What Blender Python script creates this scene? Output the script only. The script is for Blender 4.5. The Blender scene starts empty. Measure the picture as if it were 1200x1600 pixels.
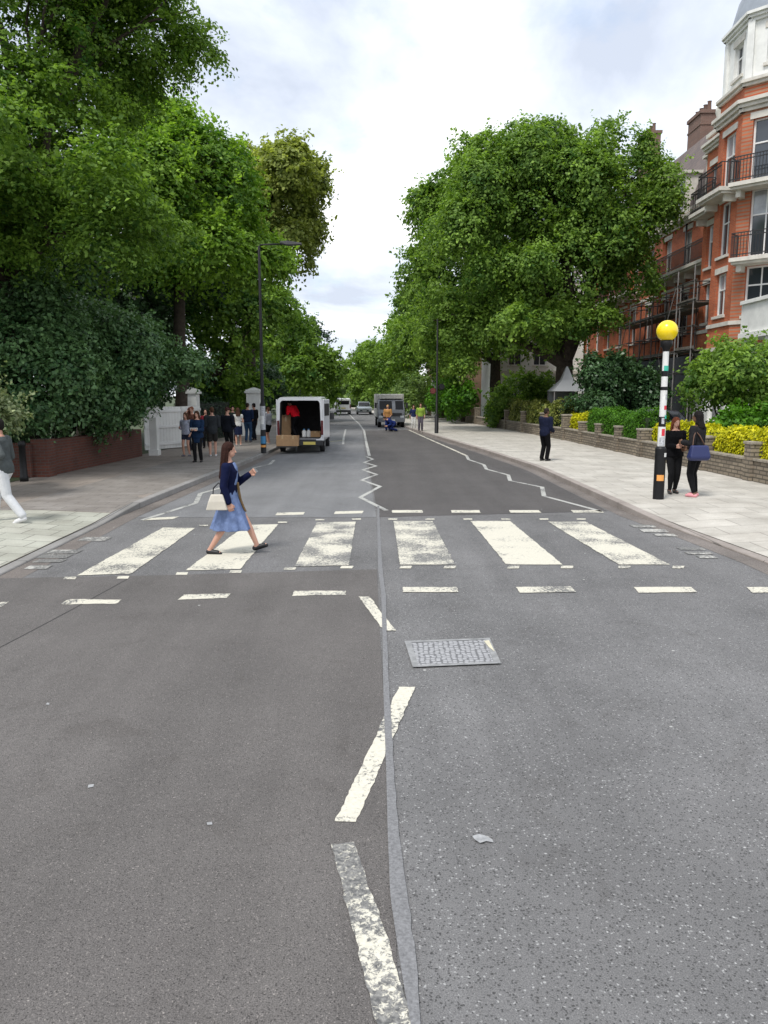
import bpy, math, random
import numpy as np
from mathutils import Vector, Matrix
R = math.radians
random.seed(7)
rng = np.random.default_rng(11)

# ------------------------------------------------------------------ camera, sky, sun, exposure
scene = bpy.context.scene
CAMH, PITCH = 2.2, R(8.63)
cam_data = bpy.data.cameras.new('camera')
cam = bpy.data.objects.new('camera', cam_data)
scene.collection.objects.link(cam)
cam.location = (0, 0, CAMH)
cam.rotation_euler = (R(90) - PITCH, 0, 0)
cam_data.sensor_fit = 'VERTICAL'
cam_data.sensor_height = 36
cam_data.lens = 27
cam_data.clip_start = 0.05
cam_data.clip_end = 5000
scene.camera = cam
scene.render.resolution_x, scene.render.resolution_y = 768, 1024
scene.view_settings.view_transform = 'Standard'
scene.view_settings.look = 'None'
scene.view_settings.exposure = 1.02
scene.view_settings.gamma = 1
scene.view_settings.use_curve_mapping = False
scene.render.engine = 'CYCLES'
scene.cycles.max_bounces = 6
scene.cycles.transparent_max_bounces = 8

SUN_EL, SUN_AZ = R(58), R(215)          # azimuth measured clockwise from +Y
w = bpy.data.worlds.new('World'); scene.world = w; w.use_nodes = True
nt = w.node_tree; nt.nodes.clear()
def N(t, **kw):
    n = nt.nodes.new(t)
    for k, v in kw.items(): setattr(n, k, v)
    return n
out = N('ShaderNodeOutputWorld'); bg = N('ShaderNodeBackground'); bg2 = N('ShaderNodeBackground')
sky = N('ShaderNodeTexSky', sky_type='NISHITA', sun_disc=False, sun_elevation=SUN_EL, sun_rotation=SUN_AZ)
sky.air_density = 1.2; sky.dust_density = 1.5
tc = N('ShaderNodeTexCoord'); sep = N('ShaderNodeSeparateXYZ')
nt.links.new(tc.outputs['Generated'], sep.inputs[0])
mz = N('ShaderNodeMath', operation='MAXIMUM'); mz.inputs[1].default_value = 0.0
nt.links.new(sep.outputs[2], mz.inputs[0])
az = N('ShaderNodeMath', operation='ADD'); az.inputs[1].default_value = 0.16
nt.links.new(mz.outputs[0], az.inputs[0])
comb = N('ShaderNodeCombineXYZ')
for i, a in enumerate((0, 1)):
    dv = N('ShaderNodeMath', operation='DIVIDE')
    nt.links.new(sep.outputs[a], dv.inputs[0]); nt.links.new(az.outputs[0], dv.inputs[1])
    nt.links.new(dv.outputs[0], comb.inputs[a])
mp = N('ShaderNodeMapping'); mp.inputs['Location'].default_value = (3.1, 1.7, 0); mp.inputs['Scale'].default_value = (1.25, 0.95, 1)
nt.links.new(comb.outputs[0], mp.inputs[0])
n1 = N('ShaderNodeTexNoise'); n1.inputs['Scale'].default_value = 1.1; n1.inputs['Detail'].default_value = 7; n1.inputs['Roughness'].default_value = 0.55; n1.inputs['Distortion'].default_value = 0.35
n2 = N('ShaderNodeTexNoise'); n2.inputs['Scale'].default_value = 2.3; n2.inputs['Detail'].default_value = 8; n2.inputs['Roughness'].default_value = 0.6
nt.links.new(mp.outputs[0], n1.inputs[0]); nt.links.new(mp.outputs[0], n2.inputs[0])
cr = N('ShaderNodeValToRGB')
cr.color_ramp.elements[0].position = 0.38; cr.color_ramp.elements[0].color = (0.42, 0.46, 0.54, 1)
cr.color_ramp.elements[1].position = 0.66; cr.color_ramp.elements[1].color = (1.0, 1.0, 1.0, 1)
e = cr.color_ramp.elements.new(0.51); e.color = (0.60, 0.64, 0.71, 1)
nt.links.new(n1.outputs[0], cr.inputs[0])
# cover: a few thin blue gaps between the clouds
cv = N('ShaderNodeMapRange'); cv.inputs[1].default_value = 0.30; cv.inputs[2].default_value = 0.46; cv.inputs[3].default_value = 0.62; cv.inputs[4].default_value = 0.97
nt.links.new(n2.outputs[0], cv.inputs[0])
nt.links.new(sky.outputs[0], bg.inputs[0]); bg.inputs[1].default_value = 0.12
nt.links.new(cr.outputs[0], bg2.inputs[0]); bg2.inputs[1].default_value = 0.86
mx = N('ShaderNodeMixShader')
nt.links.new(cv.outputs[0], mx.inputs[0]); nt.links.new(bg.outputs[0], mx.inputs[1]); nt.links.new(bg2.outputs[0], mx.inputs[2])
nt.links.new(mx.outputs[0], out.inputs[0])

sl = bpy.data.lights.new('sun', 'SUN'); sl.energy = 1.5; sl.angle = R(14); sl.color = (1.0, 0.96, 0.9)
so = bpy.data.objects.new('sun', sl); scene.collection.objects.link(so)
sd = Vector((math.sin(SUN_AZ)*math.cos(SUN_EL), math.cos(SUN_AZ)*math.cos(SUN_EL), math.sin(SUN_EL)))
so.rotation_euler = sd.to_track_quat('Z', 'Y').to_euler()

# ------------------------------------------------------------------ measuring: where a sight line meets a level
CP, SP = math.cos(PITCH), math.sin(PITCH)
def G(px, py, z=0.0):
    u, v = (px-600)/1200, (800-py)/1200
    d = Vector((u, CP+v*SP, -SP+v*CP))
    t = (z-CAMH)/d.z
    return Vector((d.x*t, d.y*t, z))

# ------------------------------------------------------------------ materials
MATS = {}
def mat(name, color, rough=0.7, metal=0.0, noise=0.0, nscale=8.0, spec=0.5, bump=0.0, bscale=40, coat=0):
    if name in MATS: return MATS[name]
    m = bpy.data.materials.new(name); m.use_nodes = True; MATS[name] = m
    t = m.node_tree; b = t.nodes['Principled BSDF']
    b.inputs['Base Color'].default_value = (*color, 1); b.inputs['Roughness'].default_value = rough
    b.inputs['Metallic'].default_value = metal; b.inputs['Specular IOR Level'].default_value = spec
    b.inputs['Coat Weight'].default_value = coat
    c = t.nodes.new('ShaderNodeTexCoord')
    if noise:
        n = t.nodes.new('ShaderNodeTexNoise'); n.inputs['Scale'].default_value = nscale; n.inputs['Detail'].default_value = 6; n.inputs['Roughness'].default_value = 0.65
        t.links.new(c.outputs['Object'], n.inputs[0])
        r = t.nodes.new('ShaderNodeValToRGB')
        lo, hi = [max(0, x*(1-noise)) for x in color], [min(1, x*(1+noise)) for x in color]
        r.color_ramp.elements[0].position = .3; r.color_ramp.elements[1].position = .7
        r.color_ramp.elements[0].color = (*lo, 1); r.color_ramp.elements[1].color = (*hi, 1)
        t.links.new(n.outputs[0], r.inputs[0]); t.links.new(r.outputs[0], b.inputs['Base Color'])
    if bump:
        n = t.nodes.new('ShaderNodeTexNoise'); n.inputs['Scale'].default_value = bscale; n.inputs['Detail'].default_value = 4
        t.links.new(c.outputs['Object'], n.inputs[0])
        bp = t.nodes.new('ShaderNodeBump'); bp.inputs['Strength'].default_value = bump; bp.inputs['Distance'].default_value = 0.02
        t.links.new(n.outputs[0], bp.inputs['Height']); t.links.new(bp.outputs[0], b.inputs['Normal'])
    return m

def newmat(name):
    m = bpy.data.materials.new(name); m.use_nodes = True; MATS[name] = m
    return m, m.node_tree, m.node_tree.nodes['Principled BSDF']
def nd(t, ty, **kw):
    n = t.nodes.new(ty)
    for k, v in kw.items():
        if k in n.inputs: n.inputs[k].default_value = v
        else: setattr(n, k, v)
    return n
def ramp(t, src, stops):
    r = t.nodes.new('ShaderNodeValToRGB')
    while len(r.color_ramp.elements) < len(stops): r.color_ramp.elements.new(.5)
    for e, (p, c) in zip(r.color_ramp.elements, stops):
        e.position = p; e.color = (*c, 1) if len(c) == 3 else c
    t.links.new(src, r.inputs[0]); return r.outputs[0]
def mixc(t, fac, a, b, mode='MIX'):
    m = t.nodes.new('ShaderNodeMix'); m.data_type = 'RGBA'; m.blend_type = mode
    for i, s in ((0, fac), (6, a), (7, b)):
        if hasattr(s, 'is_linked'): t.links.new(s, m.inputs[i])
        elif isinstance(s, (int, float)): m.inputs[i].default_value = s
        else: m.inputs[i].default_value = (*s, 1)
    return m.outputs[2]

def asphalt(name, base, speck, speck_amt, coarse=90, dark_pits=0.5, big=0.18):
    m, t, b = newmat(name)
    c = nd(t, 'ShaderNodeTexCoord')
    big_n = nd(t, 'ShaderNodeTexNoise', Scale=0.55, Detail=5, Roughness=.6); t.links.new(c.outputs['Object'], big_n.inputs[0])
    mp = nd(t, 'ShaderNodeMapping'); mp.inputs['Scale'].default_value = (1.6, .12, 1); t.links.new(c.outputs['Object'], mp.inputs[0])
    tr = nd(t, 'ShaderNodeTexNoise', Scale=1.2, Detail=4, Roughness=.6); t.links.new(mp.outputs[0], tr.inputs[0])
    fine = nd(t, 'ShaderNodeTexNoise', Scale=180, Detail=3, Roughness=.7); t.links.new(c.outputs['Object'], fine.inputs[0])
    wn = nd(t, 'ShaderNodeTexNoise', Scale=coarse*.9, Detail=2); t.links.new(c.outputs['Object'], wn.inputs[0])
    wv = nd(t, 'ShaderNodeVectorMath', operation='SCALE'); wv.inputs['Scale'].default_value = 1.5/coarse; t.links.new(wn.outputs['Color'], wv.inputs[0])
    wa = nd(t, 'ShaderNodeVectorMath', operation='ADD'); t.links.new(c.outputs['Object'], wa.inputs[0]); t.links.new(wv.outputs[0], wa.inputs[1])
    vo = nd(t, 'ShaderNodeTexVoronoi', Scale=coarse); t.links.new(wa.outputs[0], vo.inputs['Vector'])
    lo = [x*(1-big) for x in base]; hi = [x*(1+big) for x in base]
    col = ramp(t, big_n.outputs[0], [(.32, lo), (.68, hi)])
    col = mixc(t, 0.7, col, ramp(t, tr.outputs[0], [(.35, (.86, .86, .86)), (.65, (1.12, 1.12, 1.12))]), 'MULTIPLY')
    col = mixc(t, 1.0, col, ramp(t, fine.outputs[0], [(.3, (.50, .50, .50)), (.7, (1.55, 1.55, 1.55))]), 'MULTIPLY')
    # stones: each voronoi cell its own random tone
    sepc = nd(t, 'ShaderNodeSeparateColor'); t.links.new(vo.outputs['Color'], sepc.inputs[0])
    lightm = ramp(t, sepc.outputs[0], [(1-speck_amt, (0, 0, 0)), (min(.999, 1-speck_amt+.02), (1, 1, 1))])
    rad = ramp(t, vo.outputs['Distance'], [(.25, (1, 1, 1)), (.55, (0, 0, 0))])
    fm = mixc(t, 1.0, lightm, rad, 'MULTIPLY')
    col = mixc(t, fm, col, speck)
    darkm = ramp(t, sepc.outputs[1], [(1-dark_pits*.3, (0, 0, 0)), (1-dark_pits*.3+.02, (1, 1, 1))])
    dm = mixc(t, 1.0, darkm, rad, 'MULTIPLY')
    col = mixc(t, dm, col, [x*.35 for x in base])
    vo3 = nd(t, 'ShaderNodeTexVoronoi', Scale=coarse*.42); t.links.new(wa.outputs[0], vo3.inputs['Vector'])
    s3 = nd(t, 'ShaderNodeSeparateColor'); t.links.new(vo3.outputs['Color'], s3.inputs[0])
    l3 = mixc(t, 1.0, ramp(t, s3.outputs[0], [(1-speck_amt*.38, (0, 0, 0)), (min(.999, 1-speck_amt*.38+.02), (1, 1, 1))]), ramp(t, vo3.outputs['Distance'], [(.12, (1, 1, 1)), (.26, (0, 0, 0))]), 'MULTIPLY')
    col = mixc(t, l3, col, [min(1, x*1.35) for x in speck])
    d3 = mixc(t, 1.0, ramp(t, s3.outputs[1], [(1-speck_amt*.5, (0, 0, 0)), (min(.999, 1-speck_amt*.5+.02), (1, 1, 1))]), ramp(t, vo3.outputs['Distance'], [(.10, (1, 1, 1)), (.24, (0, 0, 0))]), 'MULTIPLY')
    col = mixc(t, d3, col, [x*.3 for x in base])
    st = nd(t, 'ShaderNodeTexNoise', Scale=1.9, Detail=6, Roughness=.7, Distortion=.6); t.links.new(c.outputs['Object'], st.inputs[0])
    col = mixc(t, .8, col, ramp(t, st.outputs[0], [(.30, (.80, .79, .78)), (.44, (1, 1, 1)), (.62, (1, 1, 1)), (.74, (1.13, 1.13, 1.13))]), 'MULTIPLY')
    # rare gum spots and pale flecks
    vo2 = nd(t, 'ShaderNodeTexVoronoi', Scale=2.6); t.links.new(c.outputs['Object'], vo2.inputs['Vector'])
    sc2 = nd(t, 'ShaderNodeSeparateColor'); t.links.new(vo2.outputs['Color'], sc2.inputs[0])
    gum = mixc(t, 1.0, ramp(t, vo2.outputs['Distance'], [(.028, (1, 1, 1)), (.045, (0, 0, 0))]), ramp(t, sc2.outputs[2], [(.72, (0, 0, 0)), (.75, (1, 1, 1))]), 'MULTIPLY')
    col = mixc(t, gum, col, (.42, .42, .40))
    t.links.new(col, b.inputs['Base Color'])
    b.inputs['Roughness'].default_value = .82; b.inputs['Specular IOR Level'].default_value = .35
    bp = nd(t, 'ShaderNodeBump', Strength=.55, Distance=.006)
    t.links.new(vo.outputs['Distance'], bp.inputs['Height']); t.links.new(bp.outputs[0], b.inputs['Normal'])
    return m
M_ROAD = asphalt('asphalt_grey', (.142, .140, .140), (.33, .33, .325), .14, 84, 1.1)
M_BROWN = asphalt('asphalt_brown', (.114, .106, .101), (.24, .22, .205), .10, 130, .7, .13)
M_BROWN2 = asphalt('asphalt_dark', (.084, .078, .076), (.16, .17, .16), .05, 110, .3, .10)
M_PALE = asphalt('asphalt_pale', (.172, .174, .178), (.26, .24, .24), .08, 110, .3, .10)
M_SEAL = mat('seam_sealant', (.182, .183, .188), .8, noise=.35, nscale=70, spec=.2)

def paint(name, wear, col=(.64, .61, .51), sc=16):
    m, t, b = newmat(name)
    c = nd(t, 'ShaderNodeTexCoord')
    a = nd(t, 'ShaderNodeTexNoise', Scale=sc, Detail=8, Roughness=.78, Distortion=.4); t.links.new(c.outputs['Object'], a.inputs[0])
    big = nd(t, 'ShaderNodeTexNoise', Scale=1.7, Detail=2, Roughness=.5); t.links.new(c.outputs['Object'], big.inputs[0])
    ms = nd(t, 'ShaderNodeMath', operation='MULTIPLY_ADD'); ms.inputs[1].default_value = .55; ms.inputs[2].default_value = -.275
    t.links.new(big.outputs[0], ms.inputs[0])
    ad = nd(t, 'ShaderNodeMath', operation='ADD'); t.links.new(a.outputs[0], ad.inputs[0]); t.links.new(ms.outputs[0], ad.inputs[1])
    th = .5 + (wear-.5)*.55
    f = ramp(t, ad.outputs[0], [(max(0, th-.03), (0, 0, 0)), (min(1, th+.03), (1, 1, 1))])
    n2 = nd(t, 'ShaderNodeTexNoise', Scale=60, Detail=3); t.links.new(c.outputs['Object'], n2.inputs[0])
    pc = ramp(t, n2.outputs[0], [(.3, [x*.82 for x in col]), (.7, col)])
    dk = ramp(t, n2.outputs[0], [(.35, (.085, .085, .085)), (.7, (.26, .255, .24))])
    t.links.new(mixc(t, f, dk, pc), b.inputs['Base Color'])
    b.inputs['Roughness'].default_value = .65
    return m
P_FRESH = paint('road_paint', .30, sc=20)
P_GREY = paint('greyed_road_paint', .40, (.46, .46, .43), 14)
P_MID = paint('worn_road_paint', .40, sc=30)
P_OLD = paint('old_road_paint', .50, sc=32)
P_GHOST = paint('faded_road_paint', .60, (.5, .49, .45), 16)

def slabs(name, c1, c2, mortar, w=.9, h=.6, rot=0):
    m, t, b = newmat(name)
    c = nd(t, 'ShaderNodeTexCoord')
    mp = nd(t, 'ShaderNodeMapping'); mp.inputs['Rotation'].default_value = (0, 0, rot); t.links.new(c.outputs['Object'], mp.inputs[0])
    br = nd(t, 'ShaderNodeTexBrick', Scale=1.0); br.inputs['Brick Width'].default_value = w; br.inputs['Row Height'].default_value = h
    br.inputs['Mortar Size'].default_value = .012; br.inputs['Mortar Smooth'].default_value = .3; br.inputs['Bias'].default_value = 0
    br.inputs['Color1'].default_value = (*c1, 1); br.inputs['Color2'].default_value = (*c2, 1); br.inputs['Mortar'].default_value = (*mortar, 1)
    t.links.new(mp.outputs[0], br.inputs['Vector'])
    n = nd(t, 'ShaderNodeTexNoise', Scale=1.3, Detail=8, Roughness=.65); t.links.new(c.outputs['Object'], n.inputs[0])
    n2 = nd(t, 'ShaderNodeTexNoise', Scale=45, Detail=4, Roughness=.7); t.links.new(c.outputs['Object'], n2.inputs[0])
    col = mixc(t, .9, br.outputs[0], ramp(t, n.outputs[0], [(.3, (.72, .70, .68)), (.7, (1.15, 1.15, 1.15))]), 'MULTIPLY')
    col = mixc(t, .8, col, ramp(t, n2.outputs[0], [(.3, (.8, .8, .8)), (.7, (1.12, 1.12, 1.12))]), 'MULTIPLY')
    t.links.new(col, b.inputs['Base Color']); b.inputs['Roughness'].default_value = .8
    bp = nd(t, 'ShaderNodeBump', Strength=.4, Distance=.01); t.links.new(br.outputs['Fac'], bp.inputs['Height']); bp.invert = True
    t.links.new(bp.outputs[0], b.inputs['Normal'])
    return m
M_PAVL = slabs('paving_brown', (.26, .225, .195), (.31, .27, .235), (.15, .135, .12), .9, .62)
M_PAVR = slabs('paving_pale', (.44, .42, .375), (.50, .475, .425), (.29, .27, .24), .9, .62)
M_TACT = slabs('paving_light', (.36, .365, .31), (.43, .43, .37), (.22, .22, .19), .45, .45)
M_KERB = slabs('kerb_granite', (.24, .235, .225), (.30, .29, .28), (.10, .10, .10), .9, 5)
M_KERBR = slabs('kerb_pinkish', (.30, .265, .24), (.35, .31, .285), (.15, .135, .12), .9, 5)
M_SOIL = mat('garden_soil', (.045, .062, .022), .95, noise=.5, nscale=2)

def bricks(name, c1, c2, mortar, scale=1.0, wall='YZ', bw=.225, bh=.075, ms=.009, stain=.25):
    m, t, b = newmat(name)
    c = nd(t, 'ShaderNodeTexCoord'); s = nd(t, 'ShaderNodeSeparateXYZ'); t.links.new(c.outputs['Object'], s.inputs[0])
    ad = nd(t, 'ShaderNodeMath', operation='ADD'); t.links.new(s.outputs[0], ad.inputs[0]); t.links.new(s.outputs[1], ad.inputs[1])
    cb = nd(t, 'ShaderNodeCombineXYZ'); t.links.new(ad.outputs[0], cb.inputs[0]); t.links.new(s.outputs[2], cb.inputs[1])
    br = nd(t, 'ShaderNodeTexBrick', Scale=scale); br.inputs['Brick Width'].default_value = bw; br.inputs['Row Height'].default_value = bh
    br.inputs['Mortar Size'].default_value = ms; br.inputs['Color1'].default_value = (*c1, 1); br.inputs['Color2'].default_value = (*c2, 1); br.inputs['Mortar'].default_value = (*mortar, 1)
    t.links.new(cb.outputs[0], br.inputs['Vector'])
    n = nd(t, 'ShaderNodeTexNoise', Scale=.7, Detail=8, Roughness=.65); t.links.new(c.outputs['Object'], n.inputs[0])
    col = mixc(t, .9, br.outputs[0], ramp(t, n.outputs[0], [(.3, (1-stain, 1-stain, 1-stain)), (.7, (1+stain*.5,)*3)]), 'MULTIPLY')
    t.links.new(col, b.inputs['Base Color']); b.inputs['Roughness'].default_value = .85
    bp = nd(t, 'ShaderNodeBump', Strength=.3, Distance=.006); bp.invert = True; t.links.new(br.outputs['Fac'], bp.inputs['Height']); t.links.new(bp.outputs[0], b.inputs['Normal'])
    return m
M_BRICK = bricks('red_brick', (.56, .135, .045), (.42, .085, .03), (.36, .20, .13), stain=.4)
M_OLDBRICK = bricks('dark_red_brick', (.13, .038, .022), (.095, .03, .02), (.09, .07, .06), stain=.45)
M_TANBRICK = bricks('tan_brick', (.33, .20, .12), (.27, .155, .09), (.3, .24, .18))
M_CHIM = bricks('chimney_brick', (.19, .10, .075), (.15, .08, .06), (.2, .16, .13))
M_RUBBLE = bricks('rubble_stone', (.30, .25, .185), (.20, .165, .125), (.10, .085, .065), bw=.30, bh=.10, ms=.018, stain=.4)
M_COPE = mat('coping_stone', (.27, .24, .195), .85, noise=.35, nscale=5, bump=.4, bscale=20)
M_STONE = mat('pale_stone', (.60, .57, .51), .8, noise=.16, nscale=2.5)
M_WHITE = mat('white_stucco', (.74, .74, .71), .75, noise=.12, nscale=1.8)
M_WHITEP = mat('white_joinery', (.76, .76, .74), .45, noise=.05)
M_GLASS = mat('window_glass', (.035, .042, .05), .06, spec=1.0)
M_CURT = mat('net_curtain_glass', (.34, .36, .38), .12, spec=1.0, noise=.3, nscale=1.5)
M_SLATE = bricks('roof_tiles', (.20, .155, .14), (.16, .13, .125), (.09, .08, .08), bw=.3, bh=.2, ms=.008)
M_LEAD = mat('lead_dome', (.27, .30, .34), .5, noise=.15, nscale=2)
M_IRON = mat('black_iron', (.02, .02, .022), .45, noise=.3)
M_STEEL = mat('scaffold_steel', (.11, .105, .10), .6, .3, noise=.3, nscale=6)
M_BOARD = mat('scaffold_board', (.13, .115, .095), .9, noise=.4, nscale=3)
M_NET = mat('dark_sheeting', (.035, .04, .048), .7, noise=.3)
M_BLACK = mat('black_paint', (.008, .008, .009), .5, noise=.3, spec=.3)
M_PWHITE = mat('post_white', (.70, .70, .68), .5, noise=.12, nscale=6)
M_BARK = mat('bark', (.055, .042, .032), .95, noise=.5, nscale=6, bump=.8, bscale=18)
M_CARD = mat('cardboard', (.44, .27, .14), .85, noise=.12)

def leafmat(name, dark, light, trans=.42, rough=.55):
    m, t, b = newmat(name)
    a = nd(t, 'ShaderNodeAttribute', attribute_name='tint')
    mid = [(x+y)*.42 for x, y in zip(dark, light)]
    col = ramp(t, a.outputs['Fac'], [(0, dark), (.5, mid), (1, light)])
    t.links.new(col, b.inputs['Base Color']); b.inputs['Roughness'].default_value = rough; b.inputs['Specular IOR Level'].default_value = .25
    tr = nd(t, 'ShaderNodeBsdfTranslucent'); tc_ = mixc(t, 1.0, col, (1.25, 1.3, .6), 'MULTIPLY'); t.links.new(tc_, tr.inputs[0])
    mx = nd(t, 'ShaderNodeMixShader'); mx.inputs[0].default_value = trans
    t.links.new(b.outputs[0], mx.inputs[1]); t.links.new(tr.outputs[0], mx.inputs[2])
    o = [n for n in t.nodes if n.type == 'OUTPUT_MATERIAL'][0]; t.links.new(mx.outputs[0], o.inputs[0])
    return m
L_GREEN = leafmat('leaf_green', (.034, .100, .016), (.29, .46, .075))
L_LIME = leafmat('leaf_bright', (.055, .145, .016), (.34, .54, .075))
L_OLIVE = leafmat('leaf_olive', (.10, .15, .03), (.46, .52, .13))
L_ASH = leafmat('leaf_ash', (.045, .120, .020), (.31, .48, .085))
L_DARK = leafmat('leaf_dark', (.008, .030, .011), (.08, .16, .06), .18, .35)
L_BLUE = leafmat('leaf_glossy', (.016, .062, .022), (.20, .35, .14), .2, .35)
L_FAR = leafmat('leaf_far_hazed', (.08, .16, .05), (.28, .40, .13))  # distance haze put into the leaf colour, paler than the near greens
L_VARI = leafmat('leaf_variegated', (.04, .10, .02), (.46, .52, .30), .3)
L_YEL = leafmat('leaf_yellow', (.30, .34, .01), (.88, .80, .02), .3)
L_HEDGE = leafmat('leaf_hedge', (.03, .10, .012), (.13, .32, .02), .3)
L_MIXH = leafmat('leaf_mixed_hedge', (.03, .08, .012), (.42, .44, .12), .3)

# ------------------------------------------------------------------ mesh helpers
COL = scene.collection
class MB:
    def __init__(s): s.v = []; s.f = []; s.m = []; s.cur = 0; s.sm = []; s.smooth = False
    def face(s, pts):
        i = len(s.v); s.v += [tuple(p) for p in pts]; s.f.append(tuple(range(i, i+len(pts)))); s.m.append(s.cur); s.sm.append(s.smooth)
    def box(s, c, d, rz=0, M=None):
        hx, hy, hz = d[0]/2, d[1]/2, d[2]/2
        P = [Vector((x, y, z)) for z in (-hz, hz) for y in (-hy, hy) for x in (-hx, hx)]
        m = Matrix.Translation(c) @ (M if M is not None else Matrix.Rotation(rz, 4, 'Z'))
        i = len(s.v); s.v += [tuple(m @ p) for p in P]
        for f in ((0, 2, 3, 1), (4, 5, 7, 6), (0, 1, 5, 4), (2, 6, 7, 3), (0, 4, 6, 2), (1, 3, 7, 5)):
            s.f.append(tuple(i+k for k in f)); s.m.append(s.cur); s.sm.append(False)
        return s
    def bx(s, x0, x1, y0, y1, z0, z1): return s.box(((x0+x1)/2, (y0+y1)/2, (z0+z1)/2), (abs(x1-x0), abs(y1-y0), abs(z1-z0)))
    def tube(s, pts, rad, n=8, cap=True):
        pts = [Vector(p) for p in pts]; rad = rad if hasattr(rad, '__len__') else [rad]*len(pts)
        i0 = len(s.v); ref = Vector((0.13, 0.21, 1)).normalized()
        for k, p in enumerate(pts):
            t = (pts[min(k+1, len(pts)-1)]-pts[max(k-1, 0)]).normalized()
            a = t.cross(ref)
            if a.length < .1: a = t.cross(Vector((1, 0, 0)))
            a.normalize(); b = t.cross(a)
            for j in range(n):
                an = 2*math.pi*j/n; s.v.append(tuple(p+(a*math.cos(an)+b*math.sin(an))*rad[k]))
        for k in range(len(pts)-1):
            for j in range(n):
                s.f.append((i0+k*n+j, i0+k*n+(j+1) % n, i0+(k+1)*n+(j+1) % n, i0+(k+1)*n+j)); s.m.append(s.cur); s.sm.append(True)
        if cap:
            s.f.append(tuple(i0+j for j in range(n))); s.m.append(s.cur); s.sm.append(False)
            s.f.append(tuple(i0+(len(pts)-1)*n+j for j in range(n))); s.m.append(s.cur); s.sm.append(False)
        return s
    def lathe(s, prof, c=(0, 0, 0), n=24, smooth=True, ph=0):
        i0 = len(s.v)
        for r, z in prof:
            for j in range(n):
                an = 2*math.pi*j/n+ph; s.v.append((c[0]+r*math.cos(an), c[1]+r*math.sin(an), c[2]+z))
        for k in range(len(prof)-1):
            for j in range(n):
                s.f.append((i0+k*n+j, i0+k*n+(j+1) % n, i0+(k+1)*n+(j+1) % n, i0+(k+1)*n+j)); s.m.append(s.cur); s.sm.append(smooth)
        return s
    def loft(s, rings, cap=(True, True), smooth=True):
        i0 = len(s.v); n = len(rings[0])
        for r in rings: s.v += [tuple(p) for p in r]
        for k in range(len(rings)-1):
            for j in range(n):
                s.f.append((i0+k*n+j, i0+k*n+(j+1) % n, i0+(k+1)*n+(j+1) % n, i0+(k+1)*n+j)); s.m.append(s.cur); s.sm.append(smooth)
        if cap[0]: s.f.append(tuple(i0+j for j in range(n))[::-1]); s.m.append(s.cur); s.sm.append(False)
        if cap[1]: s.f.append(tuple(i0+(len(rings)-1)*n+j for j in range(n))); s.m.append(s.cur); s.sm.append(False)
        return s
    def build(s, name, mats, parent=None, bevel=0, loc=None):
        me = bpy.data.meshes.new(name); me.from_pydata(s.v, [], s.f)
        for m_ in (mats if isinstance(mats, (list, tuple)) else [mats]): me.materials.append(m_)
        me.polygons.foreach_set('material_index', s.m); me.polygons.foreach_set('use_smooth', s.sm)
        me.validate(); me.update()
        o = bpy.data.objects.new(name, me); COL.objects.link(o)
        if parent is not None: o.parent = parent
        if loc is not None: o.location = loc
        if bevel:
            b = o.modifiers.new('bevel', 'BEVEL'); b.width = bevel; b.segments = 2; b.limit_method = 'ANGLE'
        return o
def empty(name, loc=(0, 0, 0), rz=0):
    o = bpy.data.objects.new(name, None); COL.objects.link(o); o.location = loc; o.rotation_euler = (0, 0, rz); o.empty_display_size = .2
    return o
def tag(o, label=None, cat=None, group=None, kind=None):
    if label: o['label'] = label
    if cat: o['category'] = cat
    if group: o['group'] = group
    if kind: o['kind'] = kind
    return o
def copy_tree(o, parent=None):
    c = o.copy(); COL.objects.link(c); c.parent = parent
    for ch in list(o.children): copy_tree(ch, c)
    return c

# ------------------------------------------------------------------ ground, road, pavements
KL = np.array([(-30, -5.0), (9, -4.72), (14, -4.85), (20, -4.65), (27, -4.4), (35, -4.35), (45, -4.7), (60, -5.6), (84, -7.4), (120, -11.2), (170, -20.5), (260, -42)])
KR = np.array([(-30, 5.5), (10, 5.05), (12.4, 4.85), (14.3, 4.62), (22.7, 4.56), (30, 3.9), (37, 3.1), (50, 1.7), (60, .9), (84, -.7), (120, -4.2), (170, -13.3), (260, -34)])
OL = np.array([(-30, -9.3), (9, -8.9), (20, -8.72), (27, -8.35), (41, -7.6), (60, -8.6), (84, -10.6), (120, -14.5), (170, -23.5), (260, -45)])
ORt = np.array([(-30, 9.6), (10, 9.15), (18, 9.05), (36, 8.5), (50, 7.4), (68, 5.7), (84, 4.1), (120, .8), (170, -8), (260, -29)])
def ip(A, y): return float(np.interp(y, A[:, 0], A[:, 1]))
def kh(y): return float(np.interp(y, [-30, 6, 13.2, 15.2], [.025, .025, .025, .12]))
def khr(y): return float(np.interp(y, [-30, 6, 12.8, 14.4], [.03, .03, .03, .12]))
def gz(x, y):
    l, r = ip(KL, y), ip(KR, y)
    if l < x < r: return 0.0
    if x <= l: t = min(1, (l-x)/1.4); return kh(y)*(1-t)+.12*t
    t = min(1, (x-r)/1.4); return khr(y)*(1-t)+.12*t
YS = list(np.concatenate([np.arange(-30, 8, 4), np.arange(8, 60, 1.0), np.arange(60, 262, 5)]))
def strip(name, A, B, zf, m, y0=-30, y1=260, off=(0, 0), cols=1, n2=None):
    b = MB(); ys = [y for y in YS if y0 <= y <= y1]
    for a, c in zip(ys[:-1], ys[1:]):
        for k in range(cols):
            q = []
            for y, t in ((a, k/cols), (a, (k+1)/cols), (c, (k+1)/cols), (c, k/cols)):
                x = (A(y)+off[0])*(1-t)+(B(y)+off[1])*t; q.append((x, y, zf(x, y)))
            b.face(q)
    return tag(b.build(name, m), kind='structure')
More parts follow.
